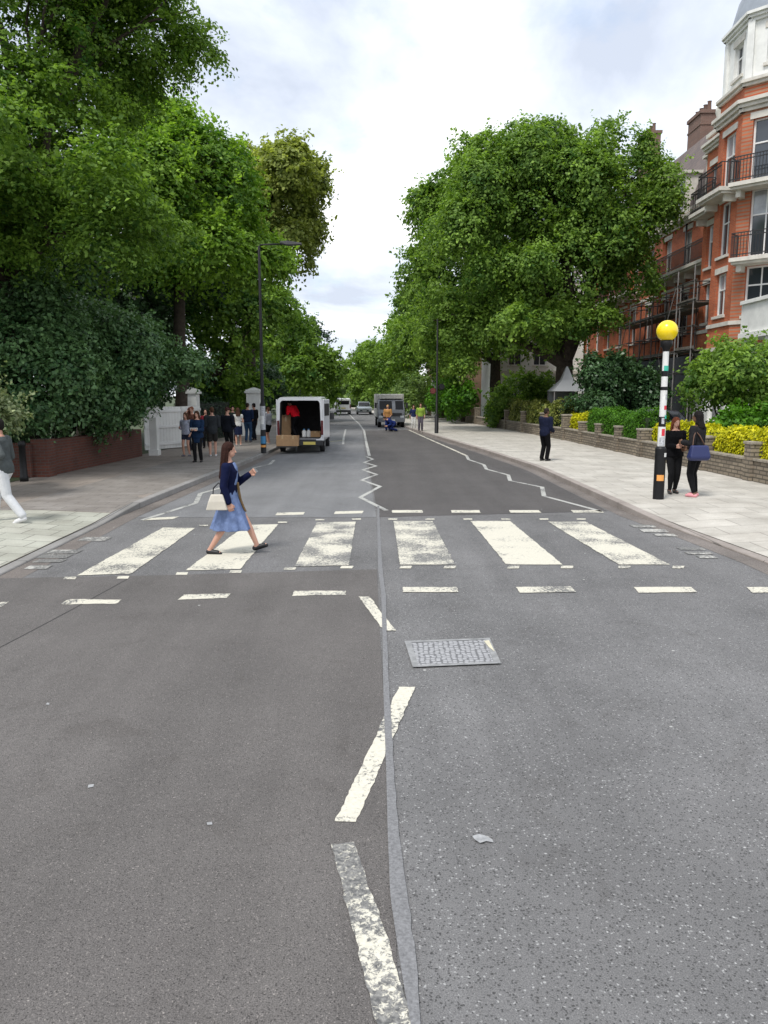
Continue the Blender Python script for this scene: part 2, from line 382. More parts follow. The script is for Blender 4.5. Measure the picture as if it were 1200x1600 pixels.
b = MB(); b.face([(-900, -300, -.06), (900, -300, -.06), (900, 1500, -.06), (-900, 1500, -.06)])
tag(b.build('ground', M_SOIL), kind='structure')
strip('road', lambda y: ip(KL, y), lambda y: ip(KR, y), lambda x, y: 0, M_ROAD, off=(-.05, .05))
def pavement(name, K, O, sgn, m, y0=-30, y1=260):
    offs = [.16, .5, .95, 1.4]
    b = MB(); ys = [y for y in YS if y0 <= y <= y1]
    for a, c in zip(ys[:-1], ys[1:]):
        for k in range(len(offs)):
            q = []
            for y, j in ((a, k), (a, k+1), (c, k+1), (c, k)):
                x = ip(K, y)+sgn*offs[j] if j < len(offs) else ip(O, y)+sgn*.3
                q.append((x, y, gz(x, y)))
            if sgn < 0: q = q[::-1]
            b.face(q)
    return tag(b.build(name, m), kind='structure')
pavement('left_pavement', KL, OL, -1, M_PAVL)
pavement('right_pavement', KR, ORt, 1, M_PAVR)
def kerb(name, K, sgn, m, hf):
    b = MB(); b.smooth = True
    for a, c in zip(YS[:-1], YS[1:]):
        pr = []
        for y in (a, c):
            x = ip(K, y); h = hf(y)
            pr.append([(x, y, -.02), (x, y, h-.012), (x+sgn*.012, y, h+.001), (x+sgn*.16, y, h+.002), (x+sgn*.17, y, h-.03)])
        for j in range(4):
            q = [pr[0][j], pr[0][j+1], pr[1][j+1], pr[1][j]]
            b.face(q if sgn > 0 else q[::-1])
    return tag(b.build(name, m), kind='structure')
kerb('left_kerb', KL, -1, M_KERB, kh); kerb('right_kerb', KR, 1, M_KERBR, khr)
strip('left_garden_ground', lambda y: ip(OL, y)-70, lambda y: ip(OL, y)-.3, lambda x, y: .13, M_SOIL)
strip('right_garden_ground', lambda y: ip(ORt, y)+.3, lambda y: ip(ORt, y)+90, lambda x, y: .13, M_SOIL)
b = MB(); offs = [.165, .5, .95, 1.4, 2.3]; ys = [13.95]+[float(y) for y in range(15, 60, 3)]
for a, c in zip(ys[:-1], ys[1:]):
    for k in range(4): b.face([(ip(KL, y)-offs[j], y, gz(ip(KL, y)-offs[j], y)+.004) for y, j in ((a, k+1), (a, k), (c, k), (c, k+1))])
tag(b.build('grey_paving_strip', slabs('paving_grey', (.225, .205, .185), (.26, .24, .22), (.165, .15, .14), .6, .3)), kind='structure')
# lighter paving by the crossing on the left
b = MB()
offs = [.165, .5, .95, 1.4, 2.4, 3.9]
ys = [5, 8, 9, 10, 11, 12, 13, 13.9]
for a, c in zip(ys[:-1], ys[1:]):
    for k in range(5):
        q = [(ip(KL, y)-offs[j], y, gz(ip(KL, y)-offs[j], y)+.004) for y, j in ((a, k+1), (a, k), (c, k), (c, k+1))]
        b.face(q)
tag(b.build('light_paving', M_TACT), kind='structure')
def poly(name, polys, z, m):
    b = MB()
    for p in polys:
        g = [G(x, y, z) for x, y in p]
        if sum((g[i].x*g[(i+1) % len(g)].y-g[(i+1) % len(g)].x*g[i].y) for i in range(len(g))) < 0: g = g[::-1]
        if m in (P_FRESH, P_MID, P_OLD, P_GHOST):
            h = []
            for i in range(len(g)):
                a, c = g[i], g[(i+1) % len(g)]; n = max(1, int((c-a).length/.035)); nrm = Vector((-(c-a).y, (c-a).x, 0)).normalized(); w_ = 0
                for k in range(n):
                    w_ = w_*.6+random.gauss(0, .0035); h.append(a.lerp(c, k/n)+nrm*(w_ if k else 0))
            g = h
        b.face(g)
    return tag(b.build(name, m), kind='structure')
# resurfaced areas
b = MB(); zz = .004
b.face([(-4.66, -12, zz), (.42, -12, zz), (.2, 1.0, zz), (.06, 2.2, zz), (.02, 4.5, zz), (-.04, 7, zz), (-.09, 9.6, zz), (-2.9, 9.25, zz), (-4.70, 9.1, zz)])
tag(b.build('brown_road_patch', M_BROWN), kind='structure')
p = [G(590, 808, zz), G(588, 790, zz), G(578, 740, zz), G(572, 700, zz), G(568, 673, zz)]
q = [(ip(KR, y)-.32, y, zz) for y in (50, 44, 37, 30, 26, 22.7, 18, 14.6)]
b = MB(); b.face([tuple(v) for v in (q[::-1]+p[::-1])]); tag(b.build('dark_road_patch', M_BROWN2), kind='structure')
p = [G(588, 808, zz), G(585, 790, zz), G(575, 740, zz), G(569, 700, zz), G(565, 673, zz)]
q = [(ip(KL, y)+.35, y, zz) for y in (51, 44, 37, 30, 26, 22.7, 18, 13.8)]
b = MB(); b.face([tuple(v) for v in (p+q)]); tag(b.build('pale_road_patch', M_PALE), kind='structure')
b = MB()   # grit-stained gutter along the right kerb
ys = list(range(6, 51, 2))
for a, c in zip(ys[:-1], ys[1:]): b.face([(ip(KR, a)-.30, a, .0035), (ip(KR, a)+.02, a, .0035), (ip(KR, c)+.02, c, .0035), (ip(KR, c)-.30, c, .0035)])
for a, c in zip(ys[:-1], ys[1:]): b.face([(ip(KL, a)-.02, a, .0035), (ip(KL, a)+.33, a, .0035), (ip(KL, c)+.33, c, .0035), (ip(KL, c)-.02, c, .0035)])
tag(b.build('road_gutter', asphalt('gutter_asphalt', (.15, .132, .12), (.26, .24, .22), .1, 70, .4, .3)), kind='structure')

# markings ---------------------------------------------------------------
Z1 = .008
ST = [[(120, 899), (205, 896), (305, 825), (255, 824)], [(290, 891), (375, 889), (435, 819), (385, 820)], [(460, 885), (545, 883), (556, 815), (495, 816)],
      [(625, 882), (711, 882), (676, 814), (615, 814)], [(792, 882), (879, 882), (797, 814), (735, 814)], [(967, 882), (1047, 882), (915, 815), (856, 815)]]
for i, s_ in enumerate(ST):
    poly('crossing_stripe', [s_], Z1, [P_MID, P_FRESH, P_OLD, P_OLD, P_FRESH, P_MID][i])
dash = []
for x, y in ((109, 903), (192, 902), (284, 896), (368, 893), (453, 888), (542, 886), (634, 886), (703, 886), (802, 886), (886, 886), (975, 886), (1060, 886)):
    dash.append([(x-10, y+2), (x+8, y+2), (x+10, y-2), (x-8, y-2)])
for x, y in ((318, 821), (442, 816), (500, 812), (557, 811), (614, 811), (672, 811), (731, 811), (790, 811), (850, 811), (908, 811)):
    dash.append([(x-7, y+1), (x+7, y+1), (x+7, y-1), (x-7, y-1)])
poly('crossing_edge_dashes', dash, Z1, P_MID)
poly('near_stop_dashes', [[(95, 944), (182, 943), (190, 937), (108, 936)], [(277, 937), (355, 934), (361, 927), (287, 929)], [(456, 931), (541, 929), (541, 923), (460, 923)],
     [(629, 925), (716, 925), (714, 917), (629, 917)], [(812, 926), (900, 925), (892, 916), (807, 917)], [(998, 926), (1090, 925), (1080, 917), (990, 917)],
     [(1176, 926), (1270, 925), (1258, 917), (1166, 917)], [(-40, 951), (2, 948), (14, 940), (-26, 943)]], Z1, P_MID)
poly('far_stop_dashes', [[(430, 805), (474, 804), (476, 800), (433, 801)], [(522, 803), (566, 802), (568, 798), (524, 799)], [(613, 801), (661, 801), (660, 797), (613, 797)],
     [(706, 801), (751, 801), (749, 797), (704, 797)], [(798, 801), (846, 801), (842, 797), (795, 797)], [(896, 801), (944, 801), (938, 797), (892, 797)],
     [(222, 813), (270, 811), (280, 807), (236, 809)]], Z1, P_FRESH)
poly('near_zigzag_line', [[(560, 932), (577, 932), (619, 985), (600, 985)], [(523, 1283), (556, 1284), (649, 1073), (623, 1073)]], Z1, P_MID)
poly('nearest_zigzag_line', [[(517, 1318), (553, 1315), (650, 1600), (692, 1720), (632, 1720), (590, 1600)]], Z1, P_OLD)
def line(name, px, wd, m, z=Z1):
    g = [G(x, y, z) for x, y in px]; b = MB()
    for a, c in zip(g[:-1], g[1:]):
        d = (c-a); L = d.length; d.normalize(); n = Vector((-d.y, d.x, 0))*wd/2
        b.face([a-n, a+n, c+n, c-n][::-1])
    o = b.build(name, m); return tag(o, kind='structure')
def zig(name, px, wd, m): # mitred: alternate a hair of height so overlaps never share a plane
    g = [G(x, y, Z1) for x, y in px]; b = MB()
    for k, (a, c) in enumerate(zip(g[:-1], g[1:])):
        d = (c-a); d.normalize(); n = Vector((-d.y, d.x, 0))*wd/2; dz = Vector((0, 0, .0015*(k % 2)))
        b.face([a-n+dz-d*.03, a+n+dz-d*.03, c+n+dz+d*.03, c-n+dz+d*.03][::-1])
    return tag(b.build(name, m), kind='structure')
zig('centre_zigzag_line', [(603, 797), (563, 777), (594, 760), (565, 750), (589, 741.5), (567, 734), (588, 728), (569, 722.5), (583, 717.5), (572, 713)], .10, P_GREY)
zig('centre_line', [(577, 712), (572, 690), (569, 673), (561, 662), (553, 655), (546, 648), (538, 642)], .11, P_GREY)
zig('left_zigzag_line', [(224, 812), (306, 786), (313, 771), (352, 760), (372, 744), (401, 737), (396, 731), (422, 725), (428, 719)], .10, P_GREY)
zig('right_zigzag_line', [(940, 799), (850, 775), (847, 761), (797, 751), (794, 742), (760, 733), (756, 726), (732, 718), (729, 712)], .10, P_GREY)
line('kerbside_line', [(729, 712), (700, 699), (668, 685), (639, 672)], .11, P_MID)
line('bay_line', [(536, 694), (537, 684), (540, 671)], .10, P_GREY)
line('bay_end_line', [(516, 690), (536, 688)], .10, mat('bay_yellow', (.45, .42, .22), .8, noise=.3))
gh = []
for (x, y, w_, h_) in ((148, 842, 28, 3), (98, 862, 32, 3), (85, 869, 30, 3), (78, 876, 28, 2.5), (60, 886, 24, 3)):
    gh.append([(x-w_, y+h_), (x+w_-12, y+h_), (x+w_, y-h_), (x-w_+12, y-h_)])
for (x, y, w_, h_) in ((1005, 822, 22, 2), (1022, 829, 24, 2.5), (1040, 836, 20, 2), (1080, 857, 24, 2), (1092, 864, 24, 2), (1105, 870, 18, 2)):
    gh.append([(x-w_+8, y+h_), (x+w_, y+h_), (x+w_-8, y-h_), (x-w_, y-h_)])
poly('faded_edge_marks', gh, Z1, P_GHOST)
line('road_joint', [(-40, 1032), (60, 980), (120, 948), (200, 904)], .008, mat('joint_tar', (.035, .034, .034), .8, noise=.4, nscale=30), .0075)
poly('road_scuffs', [[(738, 1306), (748, 1303), (757, 1305), (769, 1311), (771, 1316), (760, 1314), (750, 1317), (741, 1311)], [(73, 1098), (77, 1098), (77, 1101), (72, 1101)], [(138, 1226), (147, 1225), (146, 1229), (137, 1231)], [(323, 1285), (331, 1284), (332, 1288), (324, 1289)]], Z1, mat('pale_scuff', (.30, .305, .31), .85, noise=.3, nscale=25))
# sealed joint down the middle of the road
Lp = [(589, 790), (589, 815), (590, 890), (595, 930), (597, 1000), (598, 1080), (602, 1200), (604, 1300), (607, 1400), (622, 1500), (640, 1600), (655, 1700)]
Rp = [(593, 790), (594, 815), (599, 890), (604, 930), (606, 1000), (610, 1080), (618, 1200), (626, 1300), (641, 1400), (655, 1500), (660, 1600), (680, 1700)]
b = MB()
gl, gr = [G(*p_, .0094) for p_ in Lp], [G(*p_, .0094) for p_ in Rp]
yy = np.linspace(gl[-1].y, gl[0].y, 160); xl = np.interp(yy, [p_.y for p_ in gl[::-1]], [p_.x for p_ in gl[::-1]]); xr = np.interp(yy, [p_.y for p_ in gr[::-1]], [p_.x for p_ in gr[::-1]])
xl = xl+(xr-xl)*.08; xr = xr-(xr-xl)*.14+rng.normal(0, .0025, 160)
for k in range(159): b.face([(xl[k], yy[k], .0094), (xr[k], yy[k], .0094), (xr[k+1], yy[k+1], .0094), (xl[k+1], yy[k+1], .0094)])
tag(b.build('road_seam', M_SEAL), kind='structure')
# manhole
mc = [G(632, 1003, .004), G(765, 998, .004), G(783, 1038, .004), G(645, 1044, .004)]
c0 = sum(mc, Vector())/4
mh = empty('manhole_cover', c0); tag(mh, 'rectangular pale metal manhole cover set in the road beyond the near zigzag', 'manhole cover')
def quadring(b, pts, t, z0, z1):
    inn = [p+(c0-p).normalized()*t for p in pts]
    for i in range(4):
        a, c, d, e_ = pts[i], pts[(i+1) % 4], inn[(i+1) % 4], inn[i]
        b.face([(a.x-c0.x, a.y-c0.y, z1), (c.x-c0.x, c.y-c0.y, z1), (d.x-c0.x, d.y-c0.y, z1), (e_.x-c0.x, e_.y-c0.y, z1)][::-1])
    return inn
b = MB(); inn = quadring(b, mc, .07, 0, .010); b.build('cover_frame', mat('worn_iron', (.30, .30, .30), .5, .3, noise=.35, nscale=10), mh)
m, t, bs = newmat('cover_plate_iron')
c = nd(t, 'ShaderNodeTexCoord'); v = nd(t, 'ShaderNodeTexVoronoi', Scale=22); v.distance = 'CHEBYCHEV'; v.inputs['Randomness'].default_value = .35; t.links.new(c.outputs['Object'], v.inputs['Vector'])
t.links.new(ramp(t, v.outputs['Distance'], [(.25, (.40, .40, .41)), (.48, (.15, .15, .155))]), bs.inputs['Base Color']); bs.inputs['Roughness'].default_value = .5; bs.inputs['Metallic'].default_value = .2
bp = nd(t, 'ShaderNodeBump', Strength=1, Distance=.008); t.links.new(v.outputs['Distance'], bp.inputs['Height']); bp.invert = True; t.links.new(bp.outputs[0], bs.inputs['Normal'])
b = MB(); b.face([(p.x-c0.x, p.y-c0.y, .007) for p in inn][::-1])
b.build('cover_plate', m, mh)
b = MB(); b.face([(p.x-c0.x, p.y-c0.y, .013) for p in (G(756, 1004), G(764, 1003), G(773, 1021), G(764, 1014))][::-1]); b.build('paint_spill', mat('cream_paint', (.6, .56, .42), .7, noise=.2), mh)

# ------------------------------------------------------------------ foliage
def leaf_object(name, P, Nrm, size, m, parent, tint, aspect=.62):
    n = len(P)
    up = rng.normal(size=(n, 3)); Nn = Nrm/np.maximum(1e-6, np.linalg.norm(Nrm, axis=1))[:, None]
    a = np.cross(Nn, up); a /= np.maximum(1e-6, np.linalg.norm(a, axis=1))[:, None]
    c = np.cross(Nn, a)
    s = (size*(.65+.7*rng.random(n)))[:, None] if np.isscalar(size) else (size*(.65+.7*rng.random(n)))[:, None]
    fold = Nn*s*.14
    V = np.empty((n, 4, 3)); V[:, 0] = P-a*s*.5; V[:, 1] = P+c*s*aspect*.5+fold+a*s*.05; V[:, 2] = P+a*s*.5; V[:, 3] = P-c*s*aspect*.5+fold+a*s*.05
    me = bpy.data.meshes.new(name)
    me.vertices.add(4*n); me.vertices.foreach_set('co', V.reshape(-1))
    me.loops.add(4*n); me.loops.foreach_set('vertex_index', np.arange(4*n, dtype=np.int32))
    me.polygons.add(n); me.polygons.foreach_set('loop_start', np.arange(0, 4*n, 4, dtype=np.int32)); me.polygons.foreach_set('loop_total', np.full(n, 4, dtype=np.int32))
    me.materials.append(m); me.update(calc_edges=True)
    at = me.attributes.new('tint', 'FLOAT', 'FACE'); at.data.foreach_set('value', np.clip(tint, 0, 1).astype(np.float32))
    o = bpy.data.objects.new(name, me); COL.objects.link(o)
    if parent is not None: o.parent = parent
    return o
def unit(v): return v/np.maximum(1e-9, np.linalg.norm(v, axis=-1, keepdims=True))
def crown_points(lobes, ncl, per, cr_, flat=.35, sub=5, subr=.42, up=.5, low=-.75, spr=.28):
    """lobes: (cx,cy,cz,rx,ry,rz) -> leaf positions, normals, tints"""
    L = []; wt = []
    for l in lobes:
        l = np.array(l, float); L.append(l*np.array([1, 1, 1, .86, .86, .86])); wt.append(.42)
        for _ in range(sub):
            d = unit(rng.normal(size=3)); d[2] = abs(d[2])*.8-.2 if rng.random() < .75 else d[2]
            k = subr*(.65+.7*rng.random()); L.append(np.concatenate([l[:3]+d*l[3:]*(.80+.30*rng.random()), l[3:]*k])); wt.append(1.0)
    L = np.array(L); area = (L[:, 3]*L[:, 5])*np.array(wt); lt = rng.normal(0, .08, len(L)); pr = area/area.sum()
    idx = rng.choice(len(L), size=ncl, p=pr)
    d = unit(rng.normal(size=(ncl, 3))); 
    fl = d[:, 2] < low; d[fl, 2] *= -1
    rad = np.where(rng.random(ncl) < .78, .82+.22*rng.random(ncl), .35+.5*rng.random(ncl))
    C = L[idx, :3]+d*L[idx, 3:]*rad[:, None]
    ln = unit(d/L[idx, 3:]); clN = unit(ln*(1-up)+np.array([0, 0, 1])*up+rng.normal(size=(ncl, 3))*.18)
    keep = np.ones(ncl, bool)   # drop clusters buried deep inside another lobe
    for k in range(len(L)):
        q = np.linalg.norm((C-L[k, :3])/L[k, 3:], axis=1); keep &= ~((q < .5) & (rng.random(ncl) < .75))
    C, clN = C[keep], clN[keep]; nc = len(C)
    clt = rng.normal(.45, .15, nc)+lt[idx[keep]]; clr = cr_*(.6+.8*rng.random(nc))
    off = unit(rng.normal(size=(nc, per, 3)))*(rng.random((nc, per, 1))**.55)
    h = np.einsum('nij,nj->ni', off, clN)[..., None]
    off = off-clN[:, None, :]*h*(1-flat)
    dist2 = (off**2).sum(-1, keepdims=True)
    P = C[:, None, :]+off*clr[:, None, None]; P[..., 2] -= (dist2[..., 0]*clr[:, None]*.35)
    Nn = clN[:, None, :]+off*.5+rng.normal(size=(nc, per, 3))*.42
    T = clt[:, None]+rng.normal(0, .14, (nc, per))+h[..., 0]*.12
    P, Nn, T = P.reshape(-1, 3), Nn.reshape(-1, 3), T.reshape(-1)
    ns, ln_ = int(ncl*spr), 16       # loose shoots that break the outline
    if ns:
        i2 = rng.choice(len(L), size=ns, p=pr); d2 = unit(rng.normal(size=(ns, 3))); f2 = d2[:, 2] < -.5; d2[f2, 2] *= -1
        B0 = L[i2, :3]+d2*L[i2, 3:]*.90; dr = unit(d2+np.array([0, 0, .45])+rng.normal(size=(ns, 3))*.35)
        tt = rng.random((ns, ln_)); Ls = cr_*(.7+1.0*rng.random(ns))
        P2 = B0[:, None]+dr[:, None]*(tt*Ls[:, None])[..., None]+rng.normal(size=(ns, ln_, 3))*cr_*.13; P2[..., 2] -= (tt**2*Ls[:, None])*.18
        N2 = rng.normal(size=(ns, ln_, 3))*.6+np.array([0, 0, .8])
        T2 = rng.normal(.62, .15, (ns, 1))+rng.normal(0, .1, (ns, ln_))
        P = np.vstack([P, P2.reshape(-1, 3)]); Nn = np.vstack([Nn, N2.reshape(-1, 3)]); T = np.concatenate([T, T2.reshape(-1)])
    return P, Nn, T, C
def bend(a, b_, n=5, j=.12):
    a, b_ = Vector(a), Vector(b_); L = (b_-a).length; pts = []
    o = Vector((random.uniform(-1, 1), random.uniform(-1, 1), random.uniform(.2, 1)))*L*j
    for k in range(n+1):
        t = k/n; pts.append(a.lerp(b_, t)+o*math.sin(math.pi*t)+Vector((random.uniform(-1, 1), random.uniform(-1, 1), 0))*L*.015*(0 < k < n))
    return pts
def tree(name, base, lobes, leaf, lm, ncl, per, cr_, label, group=None, trunk_r=.35, fork=.45, sub=5, up=.45, flat=.35, twigs=26, cat='tree', subr=.42, low=-.75, lean=(0, 0)):
    global rng; rng = np.random.default_rng(int(abs(base[0]*7+base[1]*13)*10)); random.seed(int(abs(base[0]*7+base[1]*13)*10))
    root = empty(name, base); tag(root, label, cat, group)
    bx_, by_, bz_ = base
    lo = [(l[0]-bx_, l[1]-by_, l[2]-bz_)+tuple(l[3:]) for l in lobes]
    P, Nn, T, C = crown_points(lo, ncl, per, cr_, flat=flat, sub=sub, up=up, subr=subr, low=low)
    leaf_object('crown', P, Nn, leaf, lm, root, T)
    b = MB()
    zt = min(l[2]-l[5]*fork for l in lo) if lo else 2
    zt = max(zt, 1.0)
    top = Vector((lean[0], lean[1], zt)); tp = bend((0, 0, -.1), top, 5, .02)
    b.tube([tp[0]]+tp, [trunk_r*1.5]+[trunk_r*(1.25-.35*k/5) for k in range(6)], 10)
    for l in lo:
        c = Vector(l[:3]); c.z += l[5]*.25
        pts = bend(top-Vector((0, 0, .3)), c, 5, .08); b.tube(pts, [trunk_r*.62*(1-.72*k/5) for k in range(6)], 7)
        for _ in range(max(1, twigs//len(lo))):
            k = random.choice((2, 3, 4, 5)); dd = Vector(unit(rng.normal(size=3)).tolist()); dd.z = abs(dd.z)*.6
            e_ = Vector(l[:3])+Vector((dd.x*l[3], dd.y*l[4], dd.z*l[5]))*.88
            b.tube(bend(pts[k], e_, 3, .1), [trunk_r*.2, trunk_r*.13, trunk_r*.08, .012], 5)
    b.build('trunk', M_BARK, root)
    return root

# left side
tree('elm_tree', (-10.2, 21.5, .12), [(-10.0, 20.5, 11.5, 3.8, 3.6, 3.6), (-8.0, 19.5, 8.0, 2.6, 3.0, 2.2), (-10.3, 18.5, 6.6, 2.6, 2.8, 2.2), (-6.9, 21.5, 12.0, 2.4, 2.6, 2.2), (-11.5, 22, 7.5, 3, 3, 3), (-7.6, 20.5, 6.2, 2.4, 2.4, 1.6), (-8.9, 19, 14.2, 3.0, 3, 2.2)],
     .115, L_GREEN, 5400, 48, .52, 'tall spreading green tree above the brick wall, nearest tree on the left', trunk_r=.4, up=.6, flat=.18, twigs=40, sub=8, subr=.36)
tree('lime_tree', (-8.9, 34.5, .12), [(-7.5, 32.5, 10.4, 2.9, 3, 2.8), (-7.0, 33, 8.0, 2.7, 3, 2.2), (-9.4, 33.5, 12.2, 2.5, 3, 2.2)],
     .18, L_LIME, 2500, 42, .66, 'bright green broad tree with dark trunk behind the gathered people', trunk_r=.26, up=.6, flat=.2)
tree('plane_tree', (-8.4, 49, .12), [(-6.2, 48, 14.2, 2.8, 3, 3.0), (-6.2, 48, 10.8, 2.4, 3, 2.4), (-8.8, 49, 13.9, 3.2, 3, 3.6)],
     .24, L_OLIVE, 1500, 40, .7, 'tall olive tinted tree rising behind the street lamp', trunk_r=.4, sub=7, subr=.36)
tree('maple_tree', (-9.8, 44, .12), [(-8.0, 43, 6.2, 2.8, 3, 2.6), (-10.5, 43, 6.8, 3.0, 3, 3.2), (-9.2, 43, 3.6, 2.6, 2.2, 1.9)],
     .23, L_GREEN, 1000, 40, .7, 'mid green low tree behind the tall white gate pillar', trunk_r=.25)
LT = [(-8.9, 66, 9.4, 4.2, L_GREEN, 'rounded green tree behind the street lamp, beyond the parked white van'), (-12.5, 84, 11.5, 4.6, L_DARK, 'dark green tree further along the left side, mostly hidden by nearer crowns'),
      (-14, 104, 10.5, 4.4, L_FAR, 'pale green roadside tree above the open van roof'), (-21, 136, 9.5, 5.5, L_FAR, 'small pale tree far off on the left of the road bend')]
for x, y, h, r, lm_, lab in LT:
    tree('roadside_tree', (x, y, .12), [(x+.3, y, h-r*.85, r, r, r*.9), (x+r*.45, y-1, h-r*1.35, r*.7, r*.7, r*.75), (x-r*.4, y, h-r*1.3, r*.75, r*.7, r*.7)], .34 if y < 90 else .45, lm_, 560, 30, 1.0, lab, 'trees further down the road', trunk_r=.22, twigs=9)
RT = [(4.3, 72, 11.5, 3.5, L_ASH, 'green tree on the right behind the dark signal post'), (2.4, 90, 11.6, 4.6, L_GREEN, 'rounded dark tree overhanging the parked lorry'), (0.2, 112, 9.6, 4.4, L_ASH, 'round green tree left of the parked lorry top'),
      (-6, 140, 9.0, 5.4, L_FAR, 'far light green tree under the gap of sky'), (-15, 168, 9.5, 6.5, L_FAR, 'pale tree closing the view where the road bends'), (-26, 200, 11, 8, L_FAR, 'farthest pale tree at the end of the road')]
for x, y, h, r, lm_, lab in RT:
    tree('roadside_tree', (x+1, y, .12), [(x, y, h-r*.85, r, r, r*.9), (x-r*.45, y-1, h-r*1.35, r*.7, r*.7, r*.75), (x+r*.4, y, h-r*1.3, r*.75, r*.7, r*.7)], .34 if y < 95 else .5, lm_, 640, 30, 1.0, lab, 'trees further down the road', trunk_r=.24, twigs=9)
# big ash on the right
tree('ash_tree', (10.4, 45, .12), [(7.8, 44, 12.6, 3.8, 4.0, 4.7), (4.5, 44.5, 9.4, 2.9, 3.5, 3.8), (12.1, 43.5, 13.2, 2.8, 3.4, 4.1), (9.7, 44, 12.8, 2.6, 3.4, 3.9), (9.8, 43, 9.0, 3.6, 3.6, 3.2), (3.6, 45.5, 6.2, 2.4, 3.2, 2.6), (7.2, 43.5, 5.9, 3.0, 3.2, 2.3), (11.9, 43.5, 9.7, 2.4, 3, 1.9), (6.0, 45, 13.6, 2.7, 3.2, 2.6), (10.6, 43.2, 6.4, 1.7, 2.2, 1.1)],
     .19, L_ASH, 5300, 40, .64, 'very large spreading ash tree with black trunk beside the brick mansion block', trunk_r=.52, sub=11, subr=.34, up=.4, flat=.45, twigs=60, fork=.75)
tree('sycamore_tree', (8.7, 61, .12), [(6.3, 60, 16.0, 3.7, 4, 4.4), (4.9, 60, 10.5, 3.2, 4, 4.2), (8.8, 60, 9.5, 4, 4, 3.6), (4.8, 61, 6.0, 2.7, 3, 2.6)],
     .28, L_GREEN, 1700, 38, .9, 'darker tall tree standing just behind the left side of the large ash', trunk_r=.42, sub=8, fork=.4)
tree('shade_fill_tree', (-14.5, 37, .12), [(-13.5, 36, 6.0, 3.6, 3.6, 4.2), (-15.5, 30, 6.0, 4, 4, 4.5), (-12.2, 38, 4.0, 2.4, 3, 3.6), (-11.2, 38.5, 8.2, 3.2, 2.6, 2.6)],
     .24, L_DARK, 1300, 34, .85, 'added tree with shade painted into its dark leaves, filling the gap behind the glossy bush', trunk_r=.3, cat='tree')  # added tree: dark leaf colour stands in for shade beneath the crowns
# shrubs
def shrub(name, base, lobes, leaf, lm, ncl, per, cr_, label, group=None, cat='shrub', up=.35, stems=7):
    global rng; rng = np.random.default_rng(int(abs(base[0]*7+base[1]*13+5)*10)); random.seed(int(abs(base[0]*7+base[1]*13+5)*10))
    root = empty(name, base); tag(root, label, cat, group)
    lo = [(l[0]-base[0], l[1]-base[1], l[2]-base[2])+tuple(l[3:]) for l in lobes]
    P, Nn, T, C = crown_points(lo, ncl, per, cr_, flat=.45, sub=4, up=up, low=-1.1)
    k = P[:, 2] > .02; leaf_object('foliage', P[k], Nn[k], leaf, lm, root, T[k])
    b = MB()
    for i in range(stems):
        l = random.choice(lo); e_ = Vector(l[:3])+Vector((random.uniform(-.4, .4)*l[3], random.uniform(-.4, .4)*l[4], random.uniform(0, .5)*l[5]))
        b.tube(bend((random.uniform(-.15, .15), random.uniform(-.15, .15), 0), e_, 4, .1), [.05, .04, .03, .022, .012], 5)
    b.build('stem', M_BARK, root); return root
shrub('holly_bush', (-10.0, 22.5, .12), [(-9.6, 21.5, 3.0, 2.0, 2.4, 2.0), (-9.2, 24, 3.8, 1.9, 2.2, 1.5), (-8.1, 23.6, 2.7, 1.3, 1.6, 1.2), (-8.8, 25.5, 2.4, 1.4, 1.6, 1.1), (-9.4, 23, 2.1, 1.1, 2.8, .7), (-10.2, 20, 1.9, 1.5, 1.5, 1.3), (-7.2, 25, 3.3, 1.1, 1.2, .55), (-10.5, 22, 4.6, 1.6, 2, 1.0)], .13, L_BLUE, 3200, 34, .45, 'dark glossy leaved bush spilling over the brick wall', up=.45, stems=14)
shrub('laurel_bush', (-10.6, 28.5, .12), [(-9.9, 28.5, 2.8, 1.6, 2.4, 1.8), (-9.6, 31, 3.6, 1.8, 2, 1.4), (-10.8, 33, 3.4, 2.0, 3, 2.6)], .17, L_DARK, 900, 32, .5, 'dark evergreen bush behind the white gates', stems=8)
shrub('dogwood_shrub', (-8.9, 15.6, .12), [(-8.5, 15.2, 2.7, .85, .9, .8), (-8.6, 16.2, 2.0, .8, .8, .6), (-8.0, 15.6, 1.8, .45, .6, .35)], .10, L_VARI, 520, 26, .34, 'white and green variegated shrub at the left edge of the picture', stems=9)
shrub('yew_bush', (11.6, 39.5, .12), [(11.3, 38.5, 2.6, 1.5, 1.6, 1.9), (12.8, 39, 2.4, 1.4, 1.6, 1.6), (9.9, 37.6, 1.4, 1.3, 1.4, 1.1)], .16, L_DARK, 850, 32, .45, 'dark evergreen bush between the big ash trunk and the scaffolding')
shrub('cherry_shrub', (12.6, 27.6, .12), [(12.3, 27.0, 3.2, 1.5, 1.4, 1.2), (13.3, 27.2, 2.0, 1.4, 1.3, .9), (11.2, 27.4, 2.6, .9, .9, .9), (14.3, 27.3, 3.4, 1.1, 1.2, 1.1)], .15, L_ASH, 760, 30, .42, 'loose green shrub behind the yellow hedge beside the striped beacon')
shrub('fern_shrub', (12.7, 24.6, .12), [(12.7, 24.4, 1.2, 1.2, .9, .9), (11.4, 25, .9, .9, .9, .7)], .16, L_HEDGE, 420, 30, .35, 'low green leafy shrub behind the right end of the yellow hedge')
shrub('boundary_shrub', (8.6, 50.5, .12), [(7.9, 50.5, 1.6, 1.0, 2.2, 1.3), (9.3, 51.5, 2.5, 1.6, 2, 1.6)], .19, L_GREEN, 420, 28, .5, 'green shrub at the left end of the variegated hedge')
